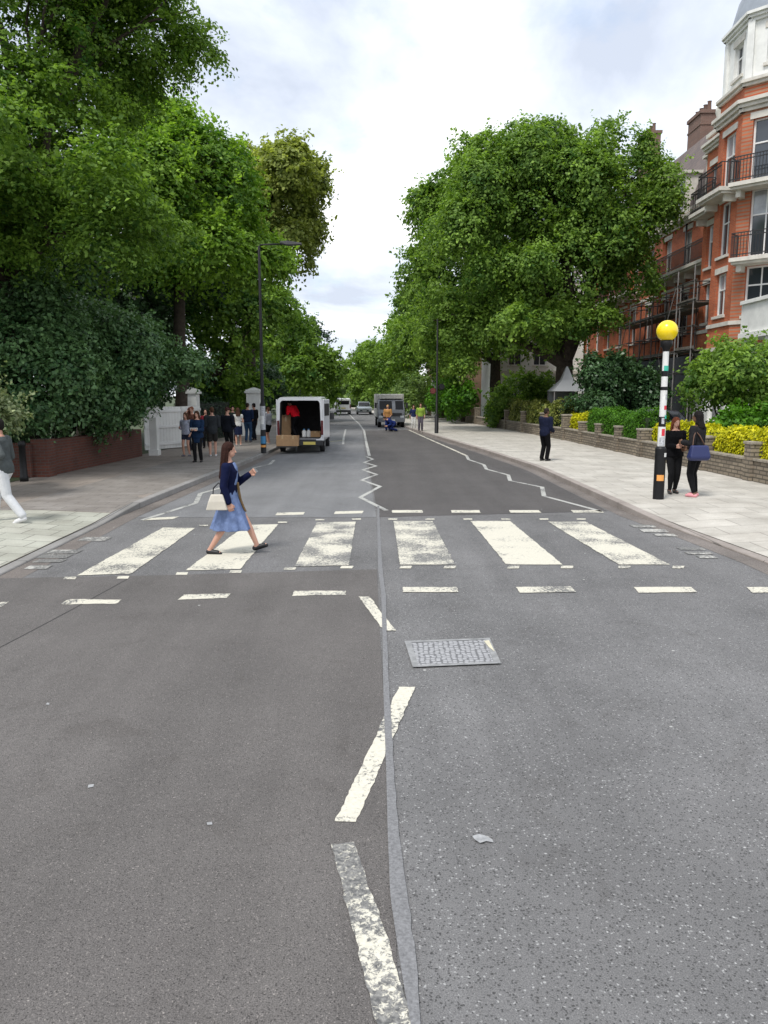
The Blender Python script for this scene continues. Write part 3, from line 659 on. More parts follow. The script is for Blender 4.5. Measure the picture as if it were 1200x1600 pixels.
shrub('boundary_shrub', (6.2, 61, .12), [(5.6, 60, 1.8, 1.1, 3.0, 1.5), (5.4, 66, 2.2, 1.3, 3, 1.7)], .24, L_HEDGE, 420, 28, .6, 'bright green shrub behind the dark signal post')
shrub('boundary_shrub', (3.4, 76, .12), [(2.7, 74, 2.0, 1.4, 4, 1.8), (3.6, 82, 2.6, 2, 4, 2.4)], .30, L_FAR, 420, 28, .8, 'pale green shrub behind the hi-vis worker')
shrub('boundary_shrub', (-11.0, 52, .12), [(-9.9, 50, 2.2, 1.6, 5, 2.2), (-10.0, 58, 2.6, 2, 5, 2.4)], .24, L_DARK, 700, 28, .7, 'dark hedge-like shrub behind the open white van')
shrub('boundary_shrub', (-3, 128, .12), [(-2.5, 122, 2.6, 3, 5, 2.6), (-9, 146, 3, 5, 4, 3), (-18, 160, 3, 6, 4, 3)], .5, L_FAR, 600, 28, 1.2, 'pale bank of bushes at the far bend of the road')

def hedge(path, w_, z0, z1, lm, leaf, dens, label, group='hedges and planting behind the low stone wall', round_=.3, lump=.06, cat='hedge', name='hedge'):
    """path: [(x,y),...] centre line; clipped hedge of leaves over a twiggy core"""
    global rng; rng = np.random.default_rng(int(abs(path[0][0]*7+path[0][1]*13+9)*10)); random.seed(int(abs(path[0][0]*7+path[0][1]*13+9)*10))
    c = np.array(path, float); base = c.mean(0)
    root = empty(name, (base[0], base[1], .12)); tag(root, label, cat, group)
    seg = np.diff(c, axis=0); L = np.linalg.norm(seg, axis=1); tot = L.sum()
    n = int(dens*tot*(w_+2*(z1-z0)))
    s = rng.random(n)*tot; cum = np.concatenate([[0], np.cumsum(L)]); k = np.clip(np.searchsorted(cum, s)-1, 0, len(L)-1)
    t = (s-cum[k])/L[k]; pos = c[k]+seg[k]*t[:, None]; dr = seg[k]/L[k][:, None]; nr = np.stack([-dr[:, 1], dr[:, 0]], 1)
    th = rng.random(n)*math.pi*1.0; hx = w_/2
    # superellipse cross-section, open at the bottom
    e_ = .45; ct, st = np.cos(th), np.sin(th)
    ox = np.sign(ct)*np.abs(ct)**e_*hx; oz = np.abs(st)**e_
    low_ = rng.random(n) < .35
    ox = np.where(low_, np.sign(ct)*hx, ox); oz = np.where(low_, rng.random(n)*.9, oz)
    wob = 1+lump*np.sin(s*3.1)+lump*np.sin(s*1.3+1)
    dep = 1-rng.random(n)**2*.16
    endt = np.minimum(s, tot-s); shr = np.clip(np.sqrt(np.clip(endt/.35, 0, 1)), .35, 1)
    X = pos+nr*(ox*dep*wob*shr)[:, None]; Zc = z0+(z1-z0)*oz*dep*wob*np.clip(shr, .8, 1)
    P = np.column_stack([X-base, Zc-.12]); P += rng.normal(size=P.shape)*leaf*.35
    Nn = np.column_stack([nr*(ox/hx)[:, None], oz*.9])+rng.normal(size=(n, 3))*.45
    cl = np.sin(s*2.7+th*3)*.08+np.sin(s*7.1+1.7*th)*.07
    leaf_object('foliage', P, Nn, leaf, lm, root, .5+cl+rng.normal(0, .2, n))
    b = MB()
    for i in range(len(c)-1):
        a, d = Vector((*c[i], 0)), Vector((*c[i+1], 0)); dv = (d-a).normalized(); nn = Vector((-dv.y, dv.x, 0))
        a += dv*.12 if i == 0 else Vector(); d -= dv*.12 if i == len(c)-2 else Vector()
        b.box(((a+d)/2-Vector((*base, 0))+Vector((0, 0, (z0+(z1-z0)*.85)/2-.12))), ((d-a).length, w_*.72, (z0+(z1-z0)*.85)), math.atan2(dv.y, dv.x))
    b.build('twig_core', mat('hedge_core', (.02, .035, .012), .95, noise=.5, nscale=20), root)
    return root
def wx(y, o=.45): return ip(ORt, y)+o+.14
hedge([(wx(y), y) for y in (14.0, 17, 20, 23.3)], .75, .25, 1.33, L_YEL, .085, 900, 'bright yellow hedge behind the low stone wall right of the two women')
hedge([(wx(y, .5), y) for y in (23.6, 26.4)], .7, .25, 1.28, L_YEL, .085, 800, 'short yellow hedge left of the striped beacon post')
hedge([(wx(y, .5), y) for y in (26.6, 30, 33.4)], 1.0, .3, 1.62, L_HEDGE, .08, 900, 'clipped bright green hedge with a rounded end behind the stone wall')
hedge([(wx(y, .5), y) for y in (33.7, 37.4)], .7, .3, 1.35, L_YEL, .10, 500, 'small yellow clump between the green hedge and the man in navy')
hedge([(wx(y, .5), y) for y in (38, 43, 49)], .9, .3, 1.75, L_MIXH, .14, 330, 'long mottled green hedge behind the man in navy', lump=.1)
hedge([(-9.1, 34.9), (-8.6, 40.5)], .8, .1, 1.9, L_DARK, .14, 420, 'dark hedge behind the iron railings and the gathered people', group=None)
hedge([(wx(y, .2), y) for y in (50, 53)], .9, .4, 1.9, L_YEL, .16, 160, 'small yellow-green bush at the far end of the mottled hedge', lump=.12)

# ------------------------------------------------------------------ boundary walls
# low stone wall on the right
wl = empty('low_stone_wall', (9.0, 18, .12)); tag(wl, 'low rubble stone garden wall with piers in front of the hedges on the right', 'wall')
b = MB(); cpb = MB(); ys = list(np.arange(8, 66, 2.0))
def L_(x, y, z): return (x-9.0, y-18, z-.12)
for a, c in zip(ys[:-1], ys[1:]):
    xa, xc = ip(ORt, a), ip(ORt, c); h = .62
    b.face([L_(xa, a, .1), L_(xc, c, .1), L_(xc, c, h), L_(xa, a, h)][::-1]); b.face([L_(xa+.24, a, .1), L_(xc+.24, c, .1), L_(xc+.24, c, h), L_(xa+.24, a, h)])
    ln = math.hypot(xc-xa, c-a); cpb.box(L_((xa+xc)/2+.12, (a+c)/2, h+.03), (.32, ln, .06), math.atan2(c-a, xc-xa)-math.pi/2)
b.build('wall_body', M_RUBBLE, wl); cpb.build('coping', M_COPE, wl, bevel=.01)
for y in (10.5, 13.2, 16.0, 18.9, 21.6, 24.0, 26.4, 28.8, 31.2, 33.6, 36.4, 40, 44, 48, 52, 57, 62):
    x = ip(ORt, y)+.12; hh = .96 if y < 34 else 1.2
    p = MB(); p.box(L_(x, y, hh/2+.05), (.40, .36, hh)); p.build('pier', M_RUBBLE, wl)
    p = MB(); p.box(L_(x, y, hh+.09), (.46, .42, .07)); p.build('pier_cap', M_COPE, wl, bevel=.012)
# brick wall on the left
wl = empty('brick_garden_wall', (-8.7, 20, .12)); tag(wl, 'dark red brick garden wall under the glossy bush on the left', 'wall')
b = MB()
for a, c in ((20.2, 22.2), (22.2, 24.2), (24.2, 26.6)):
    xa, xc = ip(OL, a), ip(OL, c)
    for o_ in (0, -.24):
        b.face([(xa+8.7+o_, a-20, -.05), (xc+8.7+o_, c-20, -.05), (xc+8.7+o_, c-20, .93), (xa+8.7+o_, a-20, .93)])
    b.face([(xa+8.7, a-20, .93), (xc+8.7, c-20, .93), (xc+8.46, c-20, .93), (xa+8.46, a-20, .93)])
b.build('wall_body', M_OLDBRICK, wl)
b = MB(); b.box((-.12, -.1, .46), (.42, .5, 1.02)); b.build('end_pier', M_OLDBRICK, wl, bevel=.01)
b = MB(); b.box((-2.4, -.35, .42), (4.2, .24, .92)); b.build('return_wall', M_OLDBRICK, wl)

# white gates and pillars
def gatepost(x, y, w_, h, label, cap=True):
    g = empty('gate_pillar', (x, y, .12)); tag(g, label, 'gate pillar', 'white gate pillars')
    b = MB(); b.box((0, 0, h/2), (w_, w_, h)); b.build('shaft', M_WHITE, g, bevel=.012)
    b = MB(); b.box((0, 0, .10), (w_+.08, w_+.08, .2)); b.build('plinth', M_WHITE, g, bevel=.01)
    if cap:
        b = MB(); b.box((0, 0, h+.05), (w_+.16, w_+.16, .10)); b.box((0, 0, h+.14), (w_+.06, w_+.06, .08)); b.loft([[(-w_/2, -w_/2, h+.18), (w_/2, -w_/2, h+.18), (w_/2, w_/2, h+.18), (-w_/2, w_/2, h+.18)], [(-.05, -.05, h+.3), (.05, -.05, h+.3), (.05, .05, h+.3), (-.05, .05, h+.3)]], smooth=False)
        b.build('cap', M_WHITE, g, bevel=.01)
    return g
gatepost(-8.05, 27.0, .26, 1.32, 'narrow white gate post at the end of the brick wall', False)
gatepost(-6.95, 41.5, .72, 2.2, 'tall white square pillar with a moulded cap behind the street lamp')
gatepost(-8.6, 34.6, .62, 2.15, 'white pillar rising above the heads of the gathered people, right of the boarded gates')
g = empty('driveway_gate', (-8.3, 30.2, .12)); tag(g, 'pair of white boarded driveway gates behind the woman in shorts', 'gate')
for k, (x0, y0, x1, y1) in enumerate(((-8.95, 28.8, -8.05, 30.6), (-8.05, 30.7, -7.9, 33.2))):
    a, c = Vector((x0+8.3, y0-30.2, 0)), Vector((x1+8.3, y1-30.2, 0)); d = c-a; ang = math.atan2(d.y, d.x); Lg = d.length
    lf = MB(); nb = max(3, int(Lg/.16))
    for i in range(nb):
        p = a+d*((i+.5)/nb); lf.box((p.x, p.y, .85), (Lg/nb-.008, .035, 1.6), ang)
    o = lf.build('gate_leaf', M_WHITE, g)
    rl = MB()
    for z in (.25, .9, 1.5): p = (a+c)/2; rl.box((p.x+.03*math.sin(ang), p.y-.03*math.cos(ang), z), (Lg, .05, .1), ang)
    rl.build('rail', M_WHITEP, o)
# white studio wall behind the crowd
fw = empty('white_front_wall', (-7.9, 36, .12)); tag(fw, 'low white rendered wall with iron railings behind the crowd on the left', 'wall')
b = MB()
for (x0, y0, x1, y1) in ((-7.7, 39.5, -7.1, 41.1), (-7.2, 42.0, -8.3, 56)):
    a, c = Vector((x0+7.9, y0-36, .45)), Vector((x1+7.9, y1-36, .45)); d = c-a; b.box((a+c)/2, (d.length, .22, 1.0), math.atan2(d.y, d.x))
b.build('wall_body', M_WHITE, fw)
b = MB()
for (x0, y0, x1, y1) in ((-8.5, 35.0, -7.9, 39.4),):
    a, c = Vector((x0+7.9, y0-36, 0)), Vector((x1+7.9, y1-36, 0)); d = c-a; n = int(d.length/.14)
    for i in range(n+1): p = a+d*i/n; b.tube([(p.x, p.y, 0), (p.x, p.y, 1.75)], .012, 5)
    for z in (1.05, 1.65): b.tube([(a.x, a.y, z), (c.x, c.y, z)], .016, 5)
b.build('railing', M_IRON, fw)
bl = empty('black_bollard', (*G(38, 752, .12)[:2], .12)); tag(bl, 'short black bollard beside the man in white trousers', 'bollard')
b = MB(); b.lathe([(0, 0), (.10, 0), (.10, .12), (.085, .14), (.075, .85), (.095, .87), (.095, .92), (.06, .99), (0, 1.0)], n=16); b.build('post', M_BLACK, bl)

# ------------------------------------------------------------------ mansion block
mb_ = empty('mansion_block', (17, 42, .12)); tag(mb_, 'red brick mansion block with corner turret, pale stone bands and iron balconies on the right', 'building')
OX, OY, OZ = 17, 42, .12
class Face:
    """a wall plane: o origin (x,y), d direction along it, n outward"""
    def __init__(s, x0, y0, x1, y1):
        s.o = Vector((x0-OX, y0-OY, -OZ)); d = Vector((x1-x0, y1-y0, 0)); s.L = d.length; s.d = d.normalized(); s.n = Vector((s.d.y, -s.d.x, 0))
    def p(s, a, z, out=0.0): return s.o+s.d*a+Vector((0, 0, z))+s.n*out
    def M(s): return Matrix((( s.d.x, s.n.x, 0, 0), (s.d.y, s.n.y, 0, 0), (0, 0, 1, 0), (0, 0, 0, 1)))
    def box(s, b, a0, a1, z0, z1, o0, o1): b.box(s.p((a0+a1)/2, (z0+z1)/2, (o0+o1)/2), (abs(a1-a0), abs(o1-o0), abs(z1-z0)), M=s.M())
def wall(F, z0, z1, holes, m, name='wall', depth=.28, parent=None):
    S = sorted({0, F.L, *[h[0] for h in holes], *[h[1] for h in holes]}); Zs = sorted({z0, z1, *[h[2] for h in holes], *[h[3] for h in holes]})
    b = MB()
    for a, c in zip(S[:-1], S[1:]):
        for e_, f_ in zip(Zs[:-1], Zs[1:]):
            ma, mz_ = (a+c)/2, (e_+f_)/2
            if any(h[0] < ma < h[1] and h[2] < mz_ < h[3] for h in holes): continue
            b.face([F.p(a, e_), F.p(c, e_), F.p(c, f_), F.p(a, f_)])
    for h in holes:
        a, c, e_, f_ = h
        for q in (((a, e_), (a, f_)), ((c, f_), (c, e_)), ((a, f_), (c, f_)), ((c, e_), (a, e_))):
            (s0, t0), (s1, t1) = q
            b.face([F.p(s0, t0), F.p(s1, t1), F.p(s1, t1, -depth), F.p(s0, t0, -depth)])
    return b.build(name, m, parent or mb_)
def window(F, a, c, e_, f_, depth=.16, bars=1, glass=None, sill=True, lintel=True, parent=None):
    W, H_ = c-a, f_-e_; t = .075
    b = MB()
    F.box(b, a, a+t, e_, f_, -depth-.06, -depth+.02); F.box(b, c-t, c, e_, f_, -depth-.06, -depth+.02)
    F.box(b, a+t, c-t, e_, e_+t, -depth-.06, -depth+.02); F.box(b, a+t, c-t, f_-t, f_, -depth-.06, -depth+.02)
    zm = e_+H_*.62; F.box(b, a+t, c-t, zm-.03, zm+.03, -depth-.05, -depth+.01)
    for k in range(bars): x = a+W*(k+1)/(bars+1); F.box(b, x-.025, x+.025, e_+t, zm-.03, -depth-.04, -depth); F.box(b, x-.025, x+.025, zm+.03, f_-t, -depth-.04, -depth)
    w_ = b.build('window', M_WHITEP, parent or mb_)
    b = MB(); o_ = -depth-.035
    b.face([F.p(a+t, e_+t, o_), F.p(c-t, e_+t, o_), F.p(c-t, zm, o_), F.p(a+t, zm, o_)]); b.cur = 1
    b.face([F.p(a+t, zm, o_), F.p(c-t, zm, o_), F.p(c-t, f_-t, o_), F.p(a+t, f_-t, o_)])
    b.build('pane', [M_GLASS, glass or M_CURT], w_)
    if sill: b = MB(); F.box(b, a-.1, c+.1, e_-.12, e_-.001, -.1, .09); b.build('sill', M_STONE, w_)
    if lintel: b = MB(); F.box(b, a-.12, c+.12, f_+.001, f_+.26, -.05, .035); b.build('lintel', M_STONE, w_)
    return w_
def band(F, z0, z1, out, m=None, name='stone_band', a0=0, a1=None, steps=1, parent=None):
    b = MB(); h = (z1-z0)/steps
    for k in range(steps): F.box(b, a0-out*.4, (F.L if a1 is None else a1)+out*.4, z0+h*k+(.002 if k else 0), z0+h*(k+1), -.05, out*(k+1)/steps)
    return b.build(name, m or M_STONE, parent or mb_)
def balcony(F, a0, a1, z, out, rail=1.0, brackets=3):
    b = MB(); F.box(b, a0, a1, z-.16, z, .003, out); F.box(b, a0+.05, a1-.05, z-.26, z-.163, .003, out-.12)
    for k in range(brackets):
        a = a0+.3+(a1-a0-.6)*k/max(1, brackets-1); F.box(b, a-.1, a+.1, z-.55, z-.262, .003, out*.6)
    o = b.build('balcony', M_STONE, mb_)
    b = MB(); n = max(3, int((a1-a0)/.13))
    for k in range(n+1): a = a0+.05+(a1-a0-.1)*k/n; F.box(b, a-.011, a+.011, z, z+rail, out-.07, out-.048)
    for zz_ in (.12, rail*.86, rail): F.box(b, a0+.04, a1-.04, z+zz_-.018, z+zz_+.018, out-.08, out-.038)
    m_ = max(2, int(out/.13))
    for e_ in (a0+.05, a1-.05):
        for k in range(m_): F.box(b, e_-.011, e_+.011, z, z+rail, .02+(out-.08)*k/m_, .042+(out-.08)*k/m_)
        F.box(b, e_-.018, e_+.018, z+rail-.018, z+rail+.018, .01, out-.05)
    b.build('railing', M_IRON, o); return o
# octagonal turret body
TC, TR = (17.9, 35.6), 3.02
def octf(k, r, c=TC):
    a0 = R(22.5+45*k); return (c[0]+r*math.cos(a0), c[1]+r*math.sin(a0))
tfaces = []
for k in range(8):   # faces between vertex k+1 and k, ordered so n points outward
    x0, y0 = octf(k, TR); x1, y1 = octf(k+1, TR); tfaces.append(Face(x0, y0, x1, y1))
for k, F in enumerate(tfaces):
    L = F.L; c = L/2
    holes = []
    if k in (2, 3, 4, 5):
        holes = [(c-.52, c+.52, 5.75, 7.6), (c-.52, c+.52, 8.35 if k != 4 else 8.05, 10.65), (c-.6, c+.6, 11.1, 13.5)]
        if k == 4: holes = [(c-.62, c+.62, 5.6, 7.65), (c-.62, c+.62, 8.05, 10.8), (c-.72, c+.72, 11.1, 13.6)]
    wall(F, 3.9, 14.0, holes, M_BRICK)
    wall(F, 0, 3.9, [(c-.6, c+.6, 1.0, 3.1)] if k in (3, 4, 5) else [], M_WHITE, 'ground_floor_wall')
    if k in (3, 4, 5): window(F, c-.6, c+.6, 1.0, 3.1, sill=True, lintel=False)
    for j, h in enumerate(holes): window(F, *h, bars=1 if k != 4 else 1, glass=M_CURT if (j+k) % 2 else M_GLASS, sill=(j == 0 or (j == 1 and k != 4)))
    for z0, z1, o, st in ((4.0, 4.35, .16, 2), (5.25, 5.42, .07, 1), (10.78, 10.98, .06, 1) if k not in (3, 4) else (10.82, 10.93, .05, 1), (13.95, 14.4, .34, 3), (14.95, 15.2, .22, 2)):
        band(F, z0, z1, o, steps=st)
    wall(F, 14.35, 15.0, [], M_BRICK)
bal = [(3, -.15, TR*.765+.15, 11.0, .85), (4, -.15, TR*.765+.15, 11.0, .85), (4, .1, 2.2, 7.95, .8)]
for k, a0, a1, z, o in bal: balcony(tfaces[k], max(a0, -.1), min(a1, tfaces[k].L+.1), z, o, brackets=2)
# white drum and lead dome
DR = 2.85
for k in range(8):
    x0, y0 = octf(k, DR); x1, y1 = octf(k+1, DR); F = Face(x0, y0, x1, y1); c = F.L/2
    hl = [(c-.42, c+.42, 15.75, 17.1)] if k in (2, 3, 4, 5) else []
    wall(F, 15.15, 17.7, hl, M_WHITE, 'turret_drum_wall')
    for h in hl: window(F, *h, sill=True, lintel=True, glass=M_GLASS)
    b = MB(); F.box(b, -.12, .16, 15.2, 17.5, .003, .12); b.build('pilaster', M_WHITE, mb_)
    band(F, 17.5, 17.85, .3, M_WHITE, 'drum_cornice', steps=3)
b = MB(); b.lathe([(2.82, 17.8), (2.78, 18.2), (2.6, 18.9), (2.2, 19.7), (1.5, 20.5), (.8, 20.9), (.22, 21.05), (.2, 21.8), (0, 22.4)], (TC[0]-OX, TC[1]-OY, -OZ), n=32)
b.build('dome', M_LEAD, mb_)
# section beside the turret
FA = Face(15.9, 39.9, 15.9, 35.6)
L = FA.L
hA = [(.5, 1.2, 11.1, 13.2), (1.9, 2.6, 11.3, 13.0), (.5, 1.2, 8.4, 10.4), (.5, 1.2, 5.75, 7.6)]
wall(FA, 3.9, 14.6, hA, M_BRICK); wall(FA, 0, 3.9, [], M_WHITE, 'ground_floor_wall')
for h in hA: window(FA, *h)
for z0, z1, o, st in ((4.0, 4.35, .16, 2), (5.25, 5.42, .07, 1), (13.9, 14.3, .32, 3), (14.6, 14.78, .12, 1)): band(FA, z0, z1, o, steps=st)
balcony(FA, .05, 2.95, 11.0, .8, brackets=2)
b = MB(); b.bx(15.92-OX, 25-OX, 35.61-OY, 39.88-OY, 14.5-OZ, 14.75-OZ); b.build('flat_roof', M_LEAD, mb_)
wall(Face(24.9, 39.9, 15.9, 39.9), 0, 14.6, [], M_BRICK)
b = MB(); b.lathe([(0, 0), (.45, 0), (.5, .25), (.38, .5), (.48, .75), (.46, .95), (.2, 1.15), (0, 1.2)], (16.25-OX, 38.9-OY, 14.77-OZ), n=14); b.build('parapet_urn', M_STONE, mb_)
# long recessed range
FB = Face(17.0, 74, 17.0, 39.9); L = FB.L
hB = []
for k in range(11):
    a = L-1.3-k*3.0
    if a < 1.6: break
    hB += [(a-1.1, a, 9.2, 11.35), (a-1.1, a, 5.7, 7.9), (a-1.1, a, 1.1, 3.3)]
wall(FB, 3.9, 12.3, [h for h in hB if h[2] > 4], M_BRICK); wall(FB, 0, 3.9, [h for h in hB if h[2] < 4], M_WHITE, 'ground_floor_wall')
for i, h in enumerate(hB): window(FB, *h, sill=h[2] < 9, lintel=True, glass=M_GLASS if i % 3 else M_CURT)
for z0, z1, o, st in ((4.0, 4.3, .14, 2), (8.25, 8.4, .06, 1), (11.7, 12.1, .35, 3), (12.3, 12.5, .1, 1)): band(FB, z0, z1, o, steps=st)
balcony(FB, L-9.6, L-.3, 9.05, 1.0, brackets=7); balcony(FB, L-21, L-12.5, 9.05, 1.0, brackets=6)
for k in range(6):
    b = MB(); a = L-2.75-k*6; FB.box(b, a-.2, a+.2, 4.35, 11.65, .003, .09); b.build('brick_pilaster', M_BRICK, mb_)
b = MB()   # mansard
P_ = [(17.15, 12.3), (18.9, 17.3), (23, 17.7)]
for (xa, za), (xc, zc) in zip(P_[:-1], P_[1:]): b.face([(xa-OX, 74-OY, za-OZ), (xa-OX, 39.95-OY, za-OZ), (xc-OX, 39.95-OY, zc-OZ), (xc-OX, 74-OY, zc-OZ)])
b.face([(17.15-OX, 39.96-OY, 12.3-OZ), (23-OX, 39.96-OY, 12.3-OZ), (23-OX, 39.96-OY, 17.7-OZ), (18.9-OX, 39.96-OY, 17.3-OZ)])
b.face([(17.0-OX, 74-OY, -OZ), (25-OX, 74-OY, -OZ), (25-OX, 74-OY, 12.4-OZ), (17.0-OX, 74-OY, 12.4-OZ)])
rf = b.build('roof', M_SLATE, mb_)
for y in (42.3, 46.5, 50, 53.5, 57, 61, 65): 
    b = MB(); b.box((17.75-OX, y-OY, 13.5-OZ), (1.3, 1.5, 2.2)); b.box((17.7-OX, y-OY, 14.68-OZ), (1.55, 1.75, .16)); b.cur = 1
    b.box((17.08-OX, y-OY, 13.55-OZ), (.06, 1.0, 1.6)); b.build('dormer', [M_STONE, M_GLASS], rf)
for x, y, h in ((19.6, 50.3, 19.2), (19.7, 60.5, 21.3)):
    b = MB(); b.box((x-OX, y-OY, (h+13)/2-OZ), (1.0, 2.0, h-13)); b.box((x-OX, y-OY, h-.1-OZ), (1.16, 2.16, .2)); b.box((x-OX, y-OY, h-.8-OZ), (1.08, 2.08, .1))
    for k in range(4): b.lathe([(.13, h), (.11, h+.45), (.14, h+.5)], (x-OX, y-OY-.9+k*.6, -OZ), n=10)
    b.build('chimney', M_CHIM, rf)
b = MB(); b.bx(24.9-OX, 25-OX, 37.2-OY, 74-OY, -OZ, 14.4-OZ); b.build('rear_wall', M_BRICK, mb_)
FS = Face(18.2, 37.2, 24.98, 37.2); hs = [(a, a+1.05, z, z+2.0) for a in (3.0, 5.2) for z in (1.2, 5.7, 8.5, 11.3)]
wall(FS, 0, 14.6, hs, M_BRICK)
for h in hs: window(FS, *h)
for z0, z1, o, st in ((4.0, 4.35, .16, 2), (5.25, 5.42, .07, 1), (13.9, 14.3, .3, 3)): band(FS, z0, z1, o, steps=st)
b = MB(); b.bx(18-OX, 25-OX, 37.22-OY, 39.86-OY, 14.4-OZ, 14.49-OZ); b.build('flat_roof', M_LEAD, mb_)
# white entrance porch under the turret
b = MB(); c = (15.75, 30.2); b.bx(14.9-OX, 17.6-OX, 30.4-OY, 32.9-OY, 4.75-OZ, 5.9-OZ); b.bx(14.8-OX, 17.7-OX, 30.3-OY, 32.87-OY, 5.902-OZ, 6.05-OZ); b.bx(14.8-OX, 17.7-OX, 30.3-OY, 32.87-OY, 4.5-OZ, 4.748-OZ)
for x, y in ((15.1, 30.6), (17.3, 30.6), (15.1, 32.5)): b.lathe([(.24, 0), (.24, .3), (.19, .35), (.17, 4.2), (.24, 4.35), (.24, 4.62)], (x-OX, y-OY, -OZ), n=16)
b.build('porch', M_WHITE, mb_, bevel=.01)
for x, y, z in ((15.83, 38.0, 13.8), (16.93, 44.9, 11.6), (16.93, 40.3, 11.6)):
    b = MB(); b.tube([(x-OX, y-OY, .2), (x-OX, y-OY, z)], .05, 8); b.build('drainpipe', M_IRON, mb_)

# scaffolding
sc = empty('scaffolding', (15.2, 46, .12)); tag(sc, 'grey steel pole scaffolding with board decks along the foot of the mansion block', 'scaffolding')
ysc = [37.7, 39.8, 41.9, 44, 46.1, 48.2, 50.3, 52.4]
def xs_(y): return 14.75 if y < 39.9 else 15.7
for y in ysc:
    for x in (xs_(y), xs_(y)+1.0):
        b = MB(); b.tube([(x-15.2, y-46, 0), (x-15.2, y-46, 7.7+(.5 if x < 15 else 0))], .036, 6); b.build('standard', M_STEEL, sc)
b = MB()
for z in (2.1, 3.2, 4.3, 5.4, 6.6, 7.5):
    for x in (0, 1.0):
        for y0, y1 in ((37.4, 39.9), (40.4, 52.8)): b.tube([(xs_(y0)+x-15.2, y0-46, z), (xs_(y0)+x-15.2, y1-46, z)], .028, 6)
    for y in ysc: b.tube([(xs_(y)-.2-15.2, y-46, z-.05), (xs_(y)+1.2-15.2, y-46, z-.05)], .026, 6)
b.build('ledgers', M_STEEL, sc)
for i in (1, 4, 6):
    y0, y1 = ysc[i], ysc[i+1]; x = xs_(y0)-15.2 if i > 1 else -.5
    b = MB(); b.tube([(x-.04, y0-46, .2), (x-.04, y1-46, 4.2), (x-.04, y0-46, 7.4)], .024, 6); b.build('brace', M_STEEL, sc)
for z in (4.2, 6.45):
    for y0, y1 in ((37.5, 39.8), (40.5, 52.7)):
        b = MB()
        for k in range(4): x = xs_(y0)+.12+k*.24; b.bx(x-15.2, x+.225-15.2, y0-46, y1-46, z, z+.04)
        b.bx(xs_(y0)+.03-15.2, xs_(y0)+.06-15.2, y0-46, y1-46, z+.045, z+.25)
        b.build('deck', M_BOARD, sc)
b = MB(); b.bx(.45, .5, 40.4-46, 50-46, .3, 4.1); b.build('dark_sheeting', M_NET, sc)

# tan brick house down the road
th = empty('brick_house', (6.9, 78, .12)); tag(th, 'tan brick house end wall with a pale corner strip seen beneath the large ash tree', 'house')
OX, OY = 6.9, 78; _mb = mb_; mb_ = th
F1 = Face(4.9, 78, 13.4, 78); hs = [(2.0, 2.7, 2.6, 5.6), (5.4, 6.5, 2.4, 4.2), (5.4, 6.5, 5.6, 7.4)]
wall(F1, 0, 9.6, hs, M_TANBRICK)
for h in hs: window(F1, *h, glass=M_GLASS)
b = MB(); F1.box(b, -.12, .75, 0, 9.6, .002, .10); b.build('corner_strip', M_WHITE, th)
b = MB(); F1.box(b, .752, 1.2, 0, 9.6, .002, .06); b.build('orange_brick_strip', M_BRICK, th)
F2 = Face(4.9, 88, 4.9, 78); hs = [(1.5, 2.6, 1.2, 3.2), (4.5, 5.6, 1.2, 3.2), (7.4, 8.5, 1.2, 3.2), (1.5, 2.6, 5, 7), (4.5, 5.6, 5, 7), (7.4, 8.5, 5, 7)]
wall(F2, 0, 9.6, hs, M_TANBRICK)
for h in hs: window(F2, *h)
b = MB(); b.loft([[(-2.3, -.3, 9.5), (6.7, -.3, 9.5), (6.7, 10.3, 9.5), (-2.3, 10.3, 9.5)], [(0, 2, 12), (4.4, 2, 12), (4.4, 8, 12), (0, 8, 12)]], smooth=False); b.build('roof', M_SLATE, th)
b = MB(); b.tube([(-.1, -.08, 0), (-.1, -.08, 9.3)], .06, 6); b.build('drainpipe', M_IRON, th)
# pale house at the far end of the road, pale block behind the ash trunk
wh = empty('white_house', (-12.6, 186, .12)); tag(wh, 'tiny white house front at the far end of the road', 'house')
OX, OY = -12.6, 186; mb_ = wh
F1 = Face(-16.5, 186, -8.5, 186); hs = [(1, 2.2, 4.6, 6.2), (3.4, 4.6, 4.6, 6.2), (5.8, 7, 4.6, 6.2), (1, 2.2, 1.2, 3), (5.8, 7, 1.2, 3)]
wall(F1, 0, 7.4, hs, M_WHITE)
for h in hs: window(F1, *h, sill=False, lintel=False)
b = MB(); b.loft([[(-4.3, -.3, 7.3), (4.5, -.3, 7.3), (4.5, 7, 7.3), (-4.3, 7, 7.3)], [(-3, 3, 9.2), (3.2, 3, 9.2), (3.2, 3.6, 9.2), (-3, 3.6, 9.2)]], smooth=False); b.build('roof', M_SLATE, wh)
pb = empty('pale_terrace', (13, 66, .12)); tag(pb, 'pale stucco terrace with tall windows glimpsed between the trunk of the ash and the scaffolding', 'building')
OX, OY = 13, 66; mb_ = pb
F1 = Face(9.5, 66, 16.8, 66); hs = [(1+k*2.1, 2.1+k*2.1, z, z+2.1) for k in range(3) for z in (1.1, 4.7, 8.2)]
wall(F1, 0, 11.4, hs, M_WHITE)
for h in hs: window(F1, *h)
for z in (4.0, 7.6, 11.2): band(F1, z, z+.25, .15)
F2 = Face(9.5, 76, 9.5, 66); wall(F2, 0, 11.4, [], M_WHITE)
b = MB(); b.bx(-3.7, 3.9, -.2, 10, 11.3, 11.6); b.build('roof', M_LEAD, pb)
mb_ = _mb
